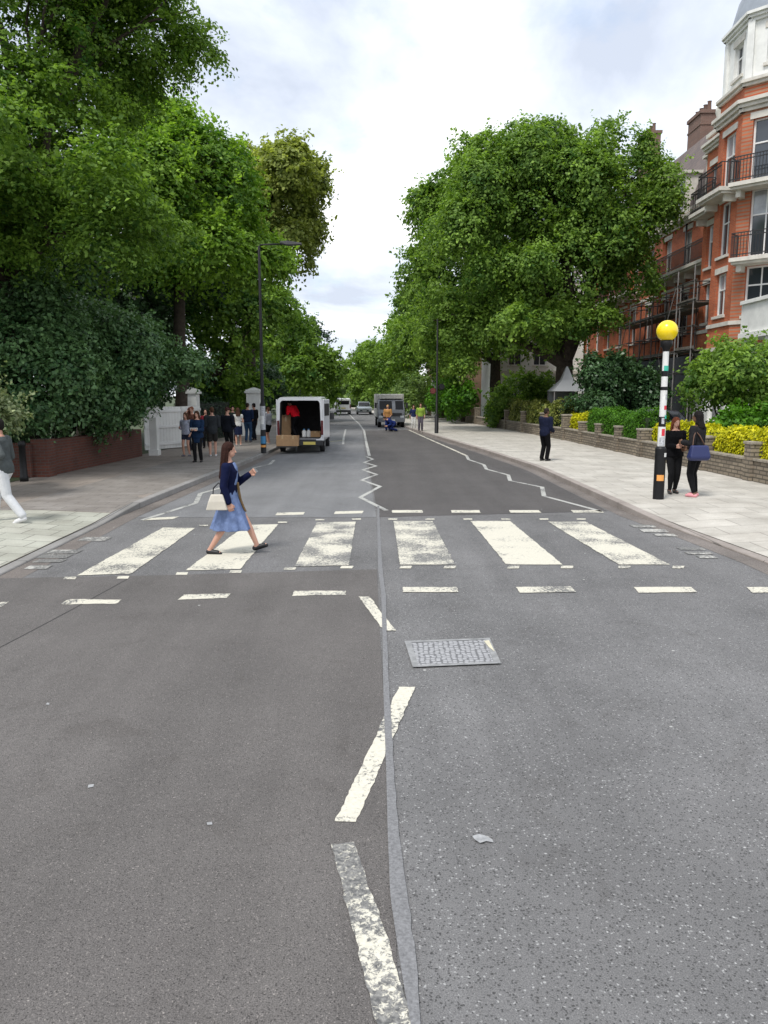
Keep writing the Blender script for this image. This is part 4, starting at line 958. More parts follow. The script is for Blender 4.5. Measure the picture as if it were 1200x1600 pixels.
# pointed pale canopy in the front garden
gzb = empty('garden_canopy', (10.6, 44.9, .12)); gzb.location = (9.75, 41.6, .12); tag(gzb, 'pale grey pointed garden canopy on posts beside the big ash trunk', 'canopy')
b = MB(); b.loft([[(-.85, -.85, 2.3), (.85, -.85, 2.3), (.85, .85, 2.3), (-.85, .85, 2.3)], [(-.3, -.3, 2.9), (.3, -.3, 2.9), (.3, .3, 2.9), (-.3, .3, 2.9)], [(-.04, -.04, 3.6), (.04, -.04, 3.6), (.04, .04, 3.6), (-.04, .04, 3.6)]], smooth=False); b.build('roof', mat('canvas', (.24, .25, .26), .8), gzb)
for x in (-.8, .8):
    for y in (-.8, .8): b = MB(); b.tube([(x, y, 0), (x, y, 2.3)], .035, 6); b.build('leg', M_STEEL, gzb)
b = MB(); b.bx(-.8, .8, .78, .8, .9, 2.28); b.build('back_cloth', mat('canvas', (.5, .51, .53)), gzb)

# ------------------------------------------------------------------ street furniture
def bands(b, spec, r, n=16):
    for z0, z1, mi, rr in spec:
        b.cur = mi; b.lathe([(rr, z0), (rr, z1)], n=n)
M_YG = mat('yellow_globe', (.90, .66, .01), .25, spec=.6); M_GREEN = mat('green_sticker', (.05, .45, .33), .5); M_RED = mat('red_sticker', (.6, .03, .05), .5)
M_ORS = mat('orange_sticker', (.75, .33, .08), .6); M_BLUES = mat('blue_sticker', (.05, .22, .42), .5); M_GREYS = mat('grey_notice', (.42, .43, .45), .6, noise=.5, nscale=30)
bc = G(1028, 785, .05); be = empty('belisha_beacon', (bc.x, bc.y, gz(bc.x, bc.y))); tag(be, 'yellow globe crossing beacon on a black and white banded post', 'beacon')
zt = 3.16
b = MB(); bands(b, [(0, 1.02, 0, .108)], .12); b.lathe([(.108, 1.02), (.085, 1.06), (.074, 1.07)], n=16); b.build('base_sleeve', M_BLACK, be)
b = MB(); bands(b, [(1.05, 1.46, 1, .072), (1.46, 1.66, 0, .071), (1.66, 2.18, 1, .065), (2.18, 2.25, 0, .064), (2.25, 2.45, 1, .061), (2.45, 2.56, 0, .060), (2.56, 2.98, 1, .058)], .06)
b.cur = 0; b.lathe([(.064, 2.94), (.075, 3.0), (.115, 3.05), (.12, 3.13), (.10, 3.16), (.0, 3.16)], n=16); b.build('post', [M_BLACK, M_PWHITE], be)
b = MB()
for a in range(17): pass
prof = [(.205*math.sin(math.pi*k/20), 3.335-.205*math.cos(math.pi*k/20)) for k in range(1, 21)]
b.lathe(prof, n=32); b.build('globe', M_YG, be)
def patch(par, name, m, r, z0, z1, a0, a1, n=6):
    b = MB()
    for k in range(n):
        t0, t1 = R(a0+(a1-a0)*k/n), R(a0+(a1-a0)*(k+1)/n)
        b.face([(r*math.cos(t0), r*math.sin(t0), z0), (r*math.cos(t1), r*math.sin(t1), z0), (r*math.cos(t1), r*math.sin(t1), z1), (r*math.cos(t0), r*math.sin(t0), z1)])
    return b.build(name, m, par)
for nm, m_, r, z0, z1, a0, a1 in (('sticker', M_GREEN, .061, 2.56, 2.66, 230, 330), ('sticker', M_RED, .074, 1.28, 1.42, 250, 300), ('sticker', M_RED, .067, 1.80, 1.88, 270, 320), ('sticker', M_GREYS, .0745, 1.08, 1.25, 220, 300),
                                  ('sticker', M_ORS, .111, .38, .50, 225, 300), ('sticker', M_GREYS, .0745, 1.52, 1.64, 240, 280), ('sticker', M_GREEN, .0745, 1.62, 1.69, 285, 320), ('sticker', M_PWHITE, .111, .86, .94, 290, 330), ('sticker', M_GREYS, .067, 2.0, 2.1, 285, 330)):
    patch(be, nm, m_, r+.002, z0, z1, a0, a1)
# lamp column on the left
lp = G(412, 708, .12); lo_ = empty('street_lamp', (lp.x, lp.y, .12)); tag(lo_, 'tall black street lamp with short arm and stickers at its base, beside the van', 'street lamp')
b = MB(); b.tube([(0, 0, 0), (0, 0, 1.75)], .10, 14); b.tube([(0, 0, 1.75), (0, 0, 1.85)], [.10, .065], 14); b.tube([(0, 0, 1.85), (0, 0, 7.25)], [.062, .045], 12); b.build('pole', M_BLACK, lo_)
b = MB(); b.tube([(0, 0, 7.2), (.05, 0, 7.3), (.85, 0, 7.33)], .03, 8); b.build('arm', M_BLACK, lo_)
b = MB(); b.loft([[(.75, -.1, 7.33), (.75, .1, 7.33), (.75, .1, 7.40), (.75, -.1, 7.40)], [(1.0, -.15, 7.28), (1.0, .15, 7.28), (1.0, .12, 7.42), (1.0, -.12, 7.42)], [(1.5, -.09, 7.30), (1.5, .09, 7.30), (1.5, .07, 7.36), (1.5, -.07, 7.36)]], smooth=False); b.build('lamp_head', mat('lamp_grey', (.035, .035, .04), .6), lo_, bevel=.01)
patch(lo_, 'sticker', M_GREYS, .104, .85, 1.7, 200, 340); patch(lo_, 'sticker', M_BLUES, .104, .35, .62, 210, 330); patch(lo_, 'sticker', M_ORS, .104, .22, .30, 210, 330); patch(lo_, 'sticker', M_PWHITE, .106, 1.05, 1.35, 220, 300)
# post with two round heads on the right
sg = G(670, 677, .12); so_ = empty('signal_post', (ip(KR, sg.y)+.45, sg.y, .12)); tag(so_, 'slim black post with two round dark heads at the right kerb near the parked lorry', 'signal post')
b = MB(); b.tube([(0, 0, 0), (0, 0, .95)], .11, 12); b.tube([(0, 0, .95), (0, 0, 1.05)], [.11, .06], 12); b.tube([(0, 0, 1.05), (0, 0, 6.2)], [.058, .045], 10); b.build('pole', M_BLACK, so_)
for dx, dz, m_ in ((.26, 2.55, M_BLACK), (-.22, 2.32, mat('dull_red', (.12, .02, .015), .5))):
    b = MB(); b.tube([(0, 0, dz), (dx*.6, 0, dz)], .02, 6); b.tube([(dx, -.05, dz), (dx, .06, dz)], .17, 18); b.tube([(dx, -.09, dz), (dx, -.052, dz)], [.13, .15], 18); b.build('signal_head', m_, so_)
far_lamp = G(489, 655, .12); fl = empty('street_lamp', (-8.6, 92, .12)); tag(fl, 'thin pale grey street lamp column far away above the right shoulder of the white van', 'street lamp')
b = MB(); b.tube([(0, 0, 0), (0, 0, 6.5)], [.08, .05], 8); b.build('pole', M_STEEL, fl)
b = MB(); b.tube([(0, 0, 6.5), (1.0, 0, 6.7)], .035, 6); b.box((1.2, 0, 6.7), (.5, .2, .1)); b.build('lamp_head', M_STEEL, fl)

# ------------------------------------------------------------------ vehicles
M_VAN = mat('van_white_paint', (.70, .71, .73), .28, spec=.6, coat=.6, noise=.05, nscale=1.5)
M_VIN = mat('van_interior', (.045, .043, .042), .9, noise=.3); M_TYRE = mat('tyre', (.018, .018, .019), .85); M_RIM = mat('wheel_rim', (.32, .33, .34), .35, .8)
M_PLA = mat('black_plastic', (.025, .026, .028), .6); M_TAIL = mat('tail_lamp', (.10, .008, .01), .2); M_PLATE = mat('number_plate', (.62, .52, .12), .5); M_HEAD = mat('headlamp', (.55, .58, .6), .1, spec=1)
M_DG = mat('dark_vehicle_glass', (.006, .007, .009), .12, spec=.2)
def wheel(par, x, y, r, w_=.2):
    b = MB(); s = 1 if x > 0 else -1
    b.tube([(x-w_/2, y, r), (x-w_/2+.02, y, r), (x+w_/2-.02, y, r), (x+w_/2, y, r)], [r*.93, r, r, r*.93], 28)
    wv = b.build('wheel', M_TYRE, par)
    b = MB(); xo = x+s*(w_/2+.003); b.tube([(xo-s*.02, y, r), (xo, y, r)], [r*.62, r*.6], 20)
    for k in range(5): a = 2*math.pi*k/5; b.box((xo+s*.008, y+math.cos(a)*r*.32, r+math.sin(a)*r*.32), (.02, r*.5, r*.16), M=Matrix.Rotation(a, 4, 'X'))
    b.build('rim', M_RIM, wv)
def rr(w_, z0, z1, y, r=.1, n=4, taper=0):
    """rounded rectangle ring in the xz plane at y; narrower at the top by taper"""
    P = []
    for cx, cz, a0 in ((w_/2-r, z1-r, 0), (-w_/2+r, z1-r, 90), (-w_/2+r, z0+r, 180), (w_/2-r, z0+r, 270)):
        for k in range(n+1):
            a = R(a0+90*k/n); x = cx+r*math.cos(a); z = cz+r*math.sin(a); t = (z-z0)/max(.01, z1-z0)
            P.append((x*(1-taper*max(0, t-.45)), y, z))
    return P
# local vehicle frame: origin at rear centre on the ground, +y = forwards
def make_van():
    v = empty('delivery_van'); W, Hh = 1.94, 2.13
    b = MB()
    secs = [rr(W, .42, Hh, 0, .16, 5, .12), rr(W, .38, Hh+.02, .8, .17, 5, .12), rr(W, .36, Hh+.02, 3.1, .17, 5, .12), rr(W, .36, Hh-.06, 3.6, .18, 5, .13), rr(W-.02, .36, 1.42, 4.45, .14, 5, .05), rr(W-.12, .38, 1.12, 4.95, .14, 5, .05), rr(W-.35, .42, .9, 5.2, .12, 5, 0)]
    b.loft(secs, cap=(False, True))
    inner = [rr(W-.22, .56, Hh-.12, 0, .12, 5, .12), rr(W-.20, .54, Hh-.10, .3, .12, 5, .12), rr(W-.20, .54, Hh-.1, 2.9, .12, 5, .12)]
    n = len(secs[0])
    for j in range(n): b.face([secs[0][j], secs[0][(j+1) % n], inner[0][(j+1) % n], inner[0][j]])
    b.build('body', M_VAN, v)
    b = MB(); b.loft([r_[::-1] for r_ in inner], cap=(False, True), smooth=False); b.box((0, 1.5, .575), (1.5, 2.7, .03)); b.build('load_bay', M_VIN, v)
    b = MB(); b.box((0, -.06, .40), (1.86, .26, .20)); b.box((0, -.02, .52), (1.3, .16, .05)); b.build('bumper', M_PLA, v, bevel=.03)
    b = MB(); b.box((-.55, -.17, .28), (.8, .34, .05)); b.tube([(-.95, -.33, .28), (-.15, -.33, .28)], .03, 8); b.tube([(-.14, -.3, .28), (-.14, -.3, .1)], .025, 8); b.build('tow_step', M_RIM, v)
    for s in (-1, 1):
        b = MB(); b.box((s*(W/2-.07), -.012, .98), (.10, .05, .55)); b.build('tail_lamp', M_TAIL, v, bevel=.015)
    b = MB(); b.box((.38, -.195, .40), (.5, .012, .11)); b.build('number_plate', M_PLATE, v)
    # rear doors, opened
    for s, ang in ((-1, 97), (1, 104)):
        d = MB(); Lw, th_ = .82, .06
        M_ = Matrix.Translation((s*(W/2-.03), -.02, 0)) @ Matrix.Rotation(R(-s*(180-ang) if s < 0 else (180-ang)), 4, 'Z')
        def dbox(b, c, dims): b.box(M_ @ Vector(c), dims, M=(M_.to_3x3().to_4x4()))
        sx = -s
        M_ = Matrix.Translation((s*(W/2-.03), -.03, 0)) @ Matrix.Rotation(R((ang)*(-sx) if True else 0)*-1*(1), 4, 'Z')
        dbox(d, (sx*Lw/2, 0, 1.32), (Lw, th_, 1.46)); dd = d.build('rear_door', M_VAN, v, bevel=.02)
        e_ = MB(); dbox(e_, (sx*Lw/2, .034 if s < 0 else -.034, 1.0), (Lw-.16, .02, .62)); dbox(e_, (sx*(Lw/2), -.034 if s < 0 else .034, 1.66), (Lw-.2, .012, .46)); e_.build('door_trim', M_PLA, dd)
        if s < 0: e_ = MB(); dbox(e_, (sx*(Lw+.004), 0, 1.5), (.012, .035, .75)); e_.build('reflector_strip', mat('orange_reflector', (.55, .18, .04), .4), dd)
    for s in (-1, 1):
        b = MB(); b.loft([[(s*(W/2+.004-.035), 3.2, 1.25), (s*(W/2-.09), 3.15, 1.9), (s*(W/2-.09)-s*.02, 3.15, 1.9), (s*(W/2-.06), 3.2, 1.25)], [(s*(W/2-.02), 4.2, 1.25), (s*(W/2-.10), 3.75, 1.85), (s*(W/2-.12), 3.75, 1.85), (s*(W/2-.06), 4.2, 1.25)]], smooth=False); b.build('side_window', M_DG, v)
        b = MB(); b.box((s*(W/2+.12), 4.0, 1.32), (.20, .09, .30)); b.tube([(s*(W/2-.05), 4.05, 1.25), (s*(W/2+.1), 4.02, 1.25)], .03, 6); b.build('mirror', M_PLA, v, bevel=.02)
        b = MB(); b.box((s*(W/2+.004), 2.2, .72), (.02, 2.4, .10)); b.build('side_moulding', M_PLA, v)
        b = MB(); b.box((s*(W/2-.3), 5.12, .78), (.35, .2, .2)); b.build('headlamp', M_HEAD, v, bevel=.03)
        for y in (.95, 4.3): wheel(v, s*(W/2-.13), y, .335)
    b = MB(); b.loft([[(-.82, 3.72, 2.02), (.82, 3.72, 2.02), (.82, 3.70, 2.0), (-.82, 3.70, 2.0)], [(-.88, 4.5, 1.44), (.88, 4.5, 1.44), (.88, 4.46, 1.43), (-.88, 4.46, 1.43)]], smooth=False); b.build('windscreen', M_DG, v)
    return v
vb = G(470, 709, 0)
van = make_van(); van.scale = (.93, 1, 1); van.location = (-3.2, 29.5, 0); van.rotation_euler.z = R(1.0)
tag(van, 'white delivery van with its rear doors open, parked on the left', 'van')
def carton(x, y, z, sx, sy, sz, rz, label):
    g = empty('cardboard_box', (x, y, z), rz); tag(g, label, 'box', 'boxes around the open van')
    b = MB(); b.box((0, 0, sz/2), (sx, sy, sz)); b.build('carton', M_CARD, g, bevel=.006)
    b = MB(); b.box((0, 0, sz+.002), (.06, sy+.004, .003)); b.box((0, -sy/2-.002, sz*.85), (.06, .003, sz*.3)); b.build('tape', mat('parcel_tape', (.55, .40, .22), .3), g)
    return g
carton(-3.84, 29.22, .305, .46, .34, .40, R(2), 'wide brown cardboard box on the rear step of the van, left of two'); carton(-3.42, 29.22, .305, .36, .34, .39, R(-3), 'squarer brown cardboard box on the rear step of the van, right of two')
carton(-3.88, 30.5, .595, .4, .4, .85, R(8), 'tall cardboard box inside the van beside the man in red'); carton(-2.66, 30.3, .595, .42, .4, .22, R(-8), 'flat cardboard box on the right of the van floor')
for k, (x, lab) in enumerate(((-3.12, 'white plastic canister on the van floor, nearest the man in red'), (-2.95, 'white plastic canister on the van floor, nearest the flat box'))):
    g = empty('canister', (x, 30.1+.05*k, .595)); tag(g, lab, 'canister', 'boxes around the open van')
    b = MB(); b.lathe([(0, 0), (.08, 0), (.085, .02), (.085, .22), (.04, .27), (.03, .28)], n=16); b.build('body', M_PWHITE, g)
    b = MB(); b.lathe([(.034, .28), (.034, .32), (0, .32)], n=12); b.build('cap', M_BLUES, g)

def make_car(paint_, est=False):
    """origin at centre on the ground, +y forwards"""
    v = empty('parked_car'); W = 1.74
    b = MB(); R_ = []
    for y, w_, z0, z1 in ((-2.1, W-.24, .38, .80), (-2.0, W-.06, .26, .94), (-1.3, W, .2, .98), (.9, W, .2, .96), (1.5, W-.04, .22, .88), (2.05, W-.14, .28, .74), (2.15, W-.35, .36, .62)): R_.append(rr(w_, z0, z1, y, .12, 4, .04))
    b.loft(R_)
    R_ = []
    for y, w_, z1, z0 in ((-1.85 if est else -1.7, W-.3, 1.0, .85), (-1.45 if est else -1.0, W-.38, 1.40, .85), (-.2, W-.36, 1.47, .85), (.35, W-.38, 1.41, .85), (1.15, W-.3, .97, .85)): R_.append(rr(w_, z0, z1, y, .07, 4, .10))
    b.loft(R_); b.build('body', paint_, v)
    for s in (-1, 1):
        b = MB(); x0, x1 = s*(W/2-.145), s*(W/2-.205)
        P_ = [(-1.35, 1.0), (.92, 1.0), (.32, 1.33), (-1.05, 1.34)]
        f = [(x0 if z < 1.1 else x1, y, z) for y, z in P_]; f2 = [(x-s*.03, y, z) for x, y, z in f]; b.loft([f, f2], smooth=False); b.build('side_window', M_DG, v)
        b = MB(); b.box((s*(W/2+.06), .75, 1.0), (.16, .08, .12)); b.build('mirror', M_PLA, v, bevel=.02)
        b = MB(); b.box((s*(W/2-.28), 2.08, .66), (.32, .12, .13)); b.build('headlight', M_HEAD, v, bevel=.03)
        b = MB(); b.box((s*(W/2-.22), -2.08, .78), (.24, .08, .16)); b.build('tail_light', M_TAIL, v, bevel=.02)
        for y in (-1.3, 1.32): wheel(v, s*(W/2-.1), y, .31, .18)
    def glass(a, c, nm):
        b = MB(); (ya, za, wa), (yc, zc, wc_) = a, c
        n_ = Vector((0, zc-za, -(yc-ya))).normalized()*.018
        if n_.z < 0: n_ = -n_
        q = [Vector((-wa, ya, za)), Vector((wa, ya, za)), Vector((wc_, yc, zc)), Vector((-wc_, yc, zc))]
        b.loft([[p+n_ for p in q], [p-n_ for p in q]], smooth=False); b.build(nm, M_DG, v)
    glass((1.09, 1.0, .66), (.42, 1.39, .58), 'windscreen'); glass((-1.66 if not est else -1.82, 1.03, .62), (-1.06 if not est else -1.5, 1.36, .56), 'rear_window')
    b = MB(); b.box((0, 2.14, .50), (1.0, .05, .16)); b.box((0, 2.15, .30), (1.4, .06, .12)); b.build('grille', M_PLA, v)
    b = MB(); b.box((0, -2.10, .34), (1.5, .08, .16)); b.build('bumper', M_PLA, v)
    b = MB(); b.box((0, 2.18, .42), (.5, .012, .11)); b.box((0, -2.15, .55), (.5, .012, .11)); b.build('number_plate', M_PWHITE, v)
    return v
P_W = mat('car_white', (.66, .67, .68), .25, coat=.6); P_S = mat('car_silver', (.40, .44, .45), .3, .5, coat=.6); P_D = mat('car_dark', (.02, .022, .028), .25, coat=.7)
cs = make_car(P_S); cs.location = (-2.4, 92, 0); cs.rotation_euler.z = R(180+3.5); tag(cs, 'silver green car coming along the road beyond the parked lorry', 'car', 'cars far down the road')
# white van-like car in the left lane
def make_minivan():
    v = empty('white_minivan'); W = 1.85; b = MB()
    b.loft([rr(W-.16, .3, 1.75, -2.3, .14, 4, .14), rr(W, .24, 1.86, -2.1, .16, 4, .14), rr(W, .22, 1.9, .7, .16, 4, .14), rr(W, .22, 1.15, 1.75, .14, 4, .05), rr(W-.2, .3, .85, 2.3, .12, 4, 0)]); b.build('body', M_VAN, v)
    b = MB(); b.box((0, -2.3, 1.38), (1.35, .06, .42)); b.build('rear_window', M_DG, v, bevel=.02)
    b = MB(); b.box((0, -2.34, .42), (1.7, .1, .2)); b.build('bumper', M_PLA, v, bevel=.02)
    for s in (-1, 1):
        b = MB(); b.box((s*(W/2-.12), -2.29, .98), (.13, .06, .4)); b.build('tail_lamp', M_TAIL, v)
        for y in (-1.45, 1.45): wheel(v, s*(W/2-.12), y, .33)
    b = MB(); b.box((0, -2.34, .75), (.5, .02, .11)); b.build('number_plate', M_PLATE, v)
    return v
mv = make_minivan(); mv.location = (-4.95, 92, 0); mv.rotation_euler.z = R(6); tag(mv, 'white minivan driving away in the left lane, seen right of the open van', 'van')
cw = make_car(P_W, True); cw.location = (-8.3, 104, 0); cw.rotation_euler.z = R(8); tag(cw, 'white estate car parked on the left just beyond the open van', 'car', 'cars far down the road')
c2 = copy_tree(cw); c2.location = (-12.1, 123, 0); c2.rotation_euler.z = R(13); tag(c2, 'farthest white car, half seen in the row at the road bend', 'car', 'cars far down the road')
cd = make_car(P_D, True); cd.location = (11.9, 35.6, .13); cd.rotation_euler.z = R(75); tag(cd, 'dark car parked in the forecourt behind the clipped green hedge', 'car')
# parked lorry facing us
def make_lorry():
    v = empty('parked_lorry'); W = 2.0
    b = MB(); b.loft([rr(W-.1, .45, 1.0, 0, .08), rr(W-.04, .40, 1.35, .12, .1), rr(W-.1, .40, 2.05, .55, .12), rr(W-.1, .40, 2.12, 1.4, .12)]); b.build('cab', mat('lorry_grey', (.17, .18, .20), .4, coat=.3), v)
    b = MB(); b.bx(-W/2-.02, W/2+.02, 1.48, 5.2, .75, 2.5); b.build('box_body', mat('lorry_box', (.52, .51, .47), .5, noise=.1), v, bevel=.03)
    b = MB(); b.bx(-.86, .86, .55, 1.45, 2.13, 2.48); b.build('wind_deflector', mat('lorry_box', (.52, .51, .47)), v, bevel=.04)
    for x0, x1 in ((-.86, .05), (.30, .86)):
        b = MB(); b.loft([[(x0, .10, 1.36), (x1, .10, 1.36), (x1, .48, 1.98), (x0, .48, 1.98)], [(x0, .16, 1.36), (x1, .16, 1.36), (x1, .54, 1.98), (x0, .54, 1.98)]], smooth=False); b.build('windscreen', M_DG, v)
    b = MB(); b.box((0, .0, .98), (1.5, .1, .22)); b.build('grille', M_PLA, v, bevel=.02)
    b = MB(); b.box((0, -.06, .55), (1.95, .2, .28)); b.build('bumper', mat('lorry_grey', (.17, .18, .20)), v, bevel=.03)
    b = MB(); b.box((0, -.17, .55), (.5, .012, .11)); b.build('number_plate', M_PWHITE, v)
    for s in (-1, 1):
        b = MB(); b.box((s*.78, -.02, .80), (.28, .1, .16)); b.build('headlamp', M_HEAD, v, bevel=.02)
        b = MB(); b.box((s*(W/2+.14), .3, 1.65), (.16, .08, .4)); b.tube([(s*(W/2-.05), .35, 1.8), (s*(W/2+.12), .32, 1.8)], .02, 6); b.build('mirror', M_PLA, v)
        for y in (.75, 4.1): wheel(v, s*(W/2-.15), y, .38, .24)
    b = MB(); b.bx(-.4, .4, 1.4, 5.1, .5, .74); b.build('chassis', M_PLA, v)
    return v
lr = make_lorry(); lr.scale = (.95, .95, .92); lr.location = (.52, 53.5, 0); lr.rotation_euler.z = R(3.5); tag(lr, 'grey and white box lorry parked at the right kerb, facing the camera', 'lorry')

# ------------------------------------------------------------------ people
def skin(c=(.50, .27, .19)):
    k = 'skin_%d_%d' % (c[0]*100, c[1]*100); return mat(k, c, .55, spec=.35)
S1, S2, S3 = (.52, .29, .21), (.45, .235, .165), (.16, .085, .05)
M_EYE = mat('eye_dark', (.03, .02, .02), .3); M_LIP = mat('lip', (.38, .11, .09), .5)
def cap(b, p, q, r0, r1, n=12):
    p, q = Vector(p), Vector(q); d = q-p; L = max(d.length, 1e-4); d = d/L
    pts, rd = [], []
    for k in range(5): a = math.pi/2*k/4; pts.append(p-d*r0*math.cos(a)); rd.append(max(r0*math.sin(a), .0008))
    for k in range(1, 5): a = math.pi/2*k/4; pts.append(q+d*r1*math.sin(a)); rd.append(max(r1*math.cos(a), .0008))
    pts.insert(5, q); rd.insert(5, r1)
    b.tube(pts, rd, n)
def ell(b, c, r, M=None):
    c = Vector(c); rings = []
    for k in range(1, 12):
        t = math.pi*k/12; rings.append([(M or Matrix.Identity(4)) @ Vector((r[0]*math.sin(t)*math.cos(a), r[1]*math.sin(t)*math.sin(a), -r[2]*math.cos(t)))+c for a in [2*math.pi*j/14 for j in range(14)]])
    b.loft(rings)
def blob(name, b, vox, mats, parent, smooth=2, paintf=None):
    o = b.build(name+'_raw', mats if isinstance(mats, list) else [mats])
    md = o.modifiers.new('r', 'REMESH'); md.mode = 'VOXEL'; md.voxel_size = vox; md.use_smooth_shade = True
    sm = o.modifiers.new('s', 'SMOOTH'); sm.factor = .5; sm.iterations = smooth
    bpy.context.view_layer.update(); dg = bpy.context.evaluated_depsgraph_get()
    me = bpy.data.meshes.new_from_object(o.evaluated_get(dg)); me.name = name
    old = o.data; bpy.data.objects.remove(o); bpy.data.meshes.remove(old)
    me.materials.clear()
    for m_ in (mats if isinstance(mats, list) else [mats]): me.materials.append(m_)
    n = len(me.polygons); me.polygons.foreach_set('material_index', [0]*n)
    if paintf:
        c = np.empty(n*3); me.polygons.foreach_get('center', c); me.polygons.foreach_set('material_index', paintf(c.reshape(-1, 3)).astype(np.int32))
    me.polygons.foreach_set('use_smooth', [True]*n)
    r = bpy.data.objects.new(name, me); COL.objects.link(r); r.parent = parent
    return r
def ik(a, t, l1, l2, pole):
    a, t = Vector(a), Vector(t); d = t-a; D = min(d.length, (l1+l2)*.995); d.normalize(); t = a+d*D
    x = (l1*l1-l2*l2+D*D)/(2*D); h = math.sqrt(max(0, l1*l1-x*x)); p = Vector(pole); p -= d*p.dot(d); p.normalize()
    return a+d*x+p*h, t
def person(loc, yaw, H=1.7, fem=False, label='', group=None, vox=.011, sk=S1, lean=0, hip_drop=0, feet=None, hands=None, head=(0, 0), top=None, bottom=None, hair=None, shoes=None, extra=None, foot_pitch=(0, 0), elbow=None, curl=45):
    k = H/1.7; o = empty('person', loc, yaw); tag(o, label, 'person', group)
    V = Vector; hipz = (.875-hip_drop)*k
    T = Matrix.Translation((0, 0, hipz)) @ Matrix.Rotation(-R(lean), 4, 'X') @ Matrix.Scale(k, 4)
    sw = .155 if fem else .18; ww = .115 if fem else .14; hw = .16 if fem else .155
    prof = [(-.09, .11, .08, 0), (-.03, .155 if fem else .15, .105, -.005), (.05, hw, .11, -.008), (.14, (hw+ww)/2, .098, 0), (.22, ww, .088, .005), (.32, ww+.018, .10, .01), (.40, ww+.035, .108, .012), (.47, sw-.005, .09, 0), (.525, sw*.72, .068, -.005), (.56, .065, .058, 0)]
    def torso(b, z0, z1, off, flare=0):
        rings = []; zs = sorted({z0, z1, *[p[0] for p in prof if z0 < p[0] < z1]})
        for z in zs:
            rx, ry, cy = [float(np.interp(z, [p[0] for p in prof], [p[i] for p in prof])) for i in (1, 2, 3)]
            ex = off+flare*max(0, (.2-z))
            rings.append([T @ V(((rx+ex)*math.cos(a), cy+(ry+ex)*math.sin(a), z)) for a in [2*math.pi*j/20 for j in range(20)]])
        b.loft(rings)
    feet = feet or ((.09, .02, 0), (-.09, -.02, 0))
    hips = [V((s*.088*k, 0, hipz-.01)) for s in (1, -1)]
    ank = [V((f[0], f[1], f[2]+.085*k)) for f in feet]; knee = []
    for i in (0, 1):
        kn, a_ = ik(hips[i], ank[i], .405*k, .395*k, (0, 1, 0.05)); knee.append(kn); ank[i] = a_
    sh = [T @ V((s*(sw+.012), 0, .475)) for s in (1, -1)]
    hands = hands or ((.23, .03, .80), (-.23, .03, .80)); wr = []; el = []
    for i, s in enumerate((1, -1)):
        e_, w_ = ik(sh[i], V(hands[i])*1.0, .285*k, .25*k, (elbow or (s*.35, -1, -.3)) if True else 0); el.append(e_); wr.append(w_)
    hc = T @ V((0, .018, .715)); HM = Matrix.Translation(hc) @ Matrix.Rotation(-R(lean*.4), 4, 'X') @ Matrix.Rotation(R(head[0]), 4, 'Z') @ Matrix.Rotation(-R(head[1]), 4, 'X') @ Matrix.Scale(k, 4)
    RM = HM.to_3x3().normalized().to_4x4()
    b = MB(); torso(b, -.09, .56, 0)
    cap(b, T @ V((0, -.005, .52)), HM @ V((0, -.015, -.06)), .053*k, .050*k)
    ell(b, HM @ V((0, -.008, .018)), (.072*k, .09*k, .098*k), RM); ell(b, HM @ V((0, .022, -.045)), (.052*k, .062*k, .068*k), RM)
    cap(b, HM @ V((0, .078, .008)), HM @ V((0, .098, -.028)), .009*k, .013*k, 8); cap(b, HM @ V((-.012, .078, -.068)), HM @ V((.012, .078, -.068)), .009*k, .009*k, 8)
    for s in (1, -1): ell(b, HM @ V((s*.075, -.012, -.012)), (.010*k, .018*k, .030*k), RM)
    for i, s in enumerate((1, -1)):
        cap(b, sh[i], el[i], .047*k if fem else .054*k, .036*k); cap(b, el[i], el[i].lerp(wr[i], .4), .036*k, .035*k); cap(b, el[i].lerp(wr[i], .3), wr[i], .035*k, .024*k)
        f = (wr[i]-el[i]).normalized(); pn = V((-s, 0, 0)) if abs(f.x) < .8 else V((0, 0, -1)); pn = (pn-f*pn.dot(f)).normalized(); sd_ = f.cross(pn)
        if sd_.dot(V((0, 1, .3))) < 0: sd_ = -sd_
        for q, ln in ((-.5, .86), (-.17, .97), (.17, 1.0), (.5, .93)):
            kn_ = wr[i]+f*.085*k+sd_*(q*.066*k); cap(b, wr[i]+sd_*(q*.04*k)+f*.01*k, kn_, .013*k, .0115*k, 8)
            c1 = R(curl*.5+q*10); d1 = f*math.cos(c1)+pn*math.sin(c1); m1 = kn_+d1*.043*k*ln; c2 = R(curl*1.35); d2 = f*math.cos(c2)+pn*math.sin(c2)
            cap(b, kn_, m1, .0105*k, .0095*k, 8); cap(b, m1, m1+d2*.040*k*ln, .0095*k, .0078*k, 8)
        t0 = wr[i]+f*.028*k+sd_*.028*k; t1 = t0+(f*.7+sd_*.6+pn*.35).normalized()*.042*k; cap(b, t0, t1, .014*k, .012*k, 8); cap(b, t1, t1+(f*.9+pn*.4).normalized()*.034*k, .012*k, .009*k, 8)
        cap(b, hips[i], knee[i], .082*k, .052*k); cap(b, knee[i], knee[i].lerp(ank[i], .35), .050*k, .052*k); cap(b, knee[i].lerp(ank[i], .3), ank[i], .052*k, .034*k)
        fp = R(foot_pitch[i]); fd = V((.12*s, math.cos(fp), math.sin(fp))).normalized()
        heel = ank[i]+V((0, -.03*k, -.045*k)); cap(b, ank[i], heel, .034*k, .034*k); cap(b, heel, heel+fd*.165*k, .036*k, .026*k)
        ank[i] = (ank[i], heel, fd)
    eyes = [np.array(HM @ V((s*.029, .082, .006))) for s in (1, -1)]; lip = np.array(HM @ V((0, .088, -.066))); browv = [np.array(HM @ V((s*.03, .085, .026))) for s in (1, -1)]
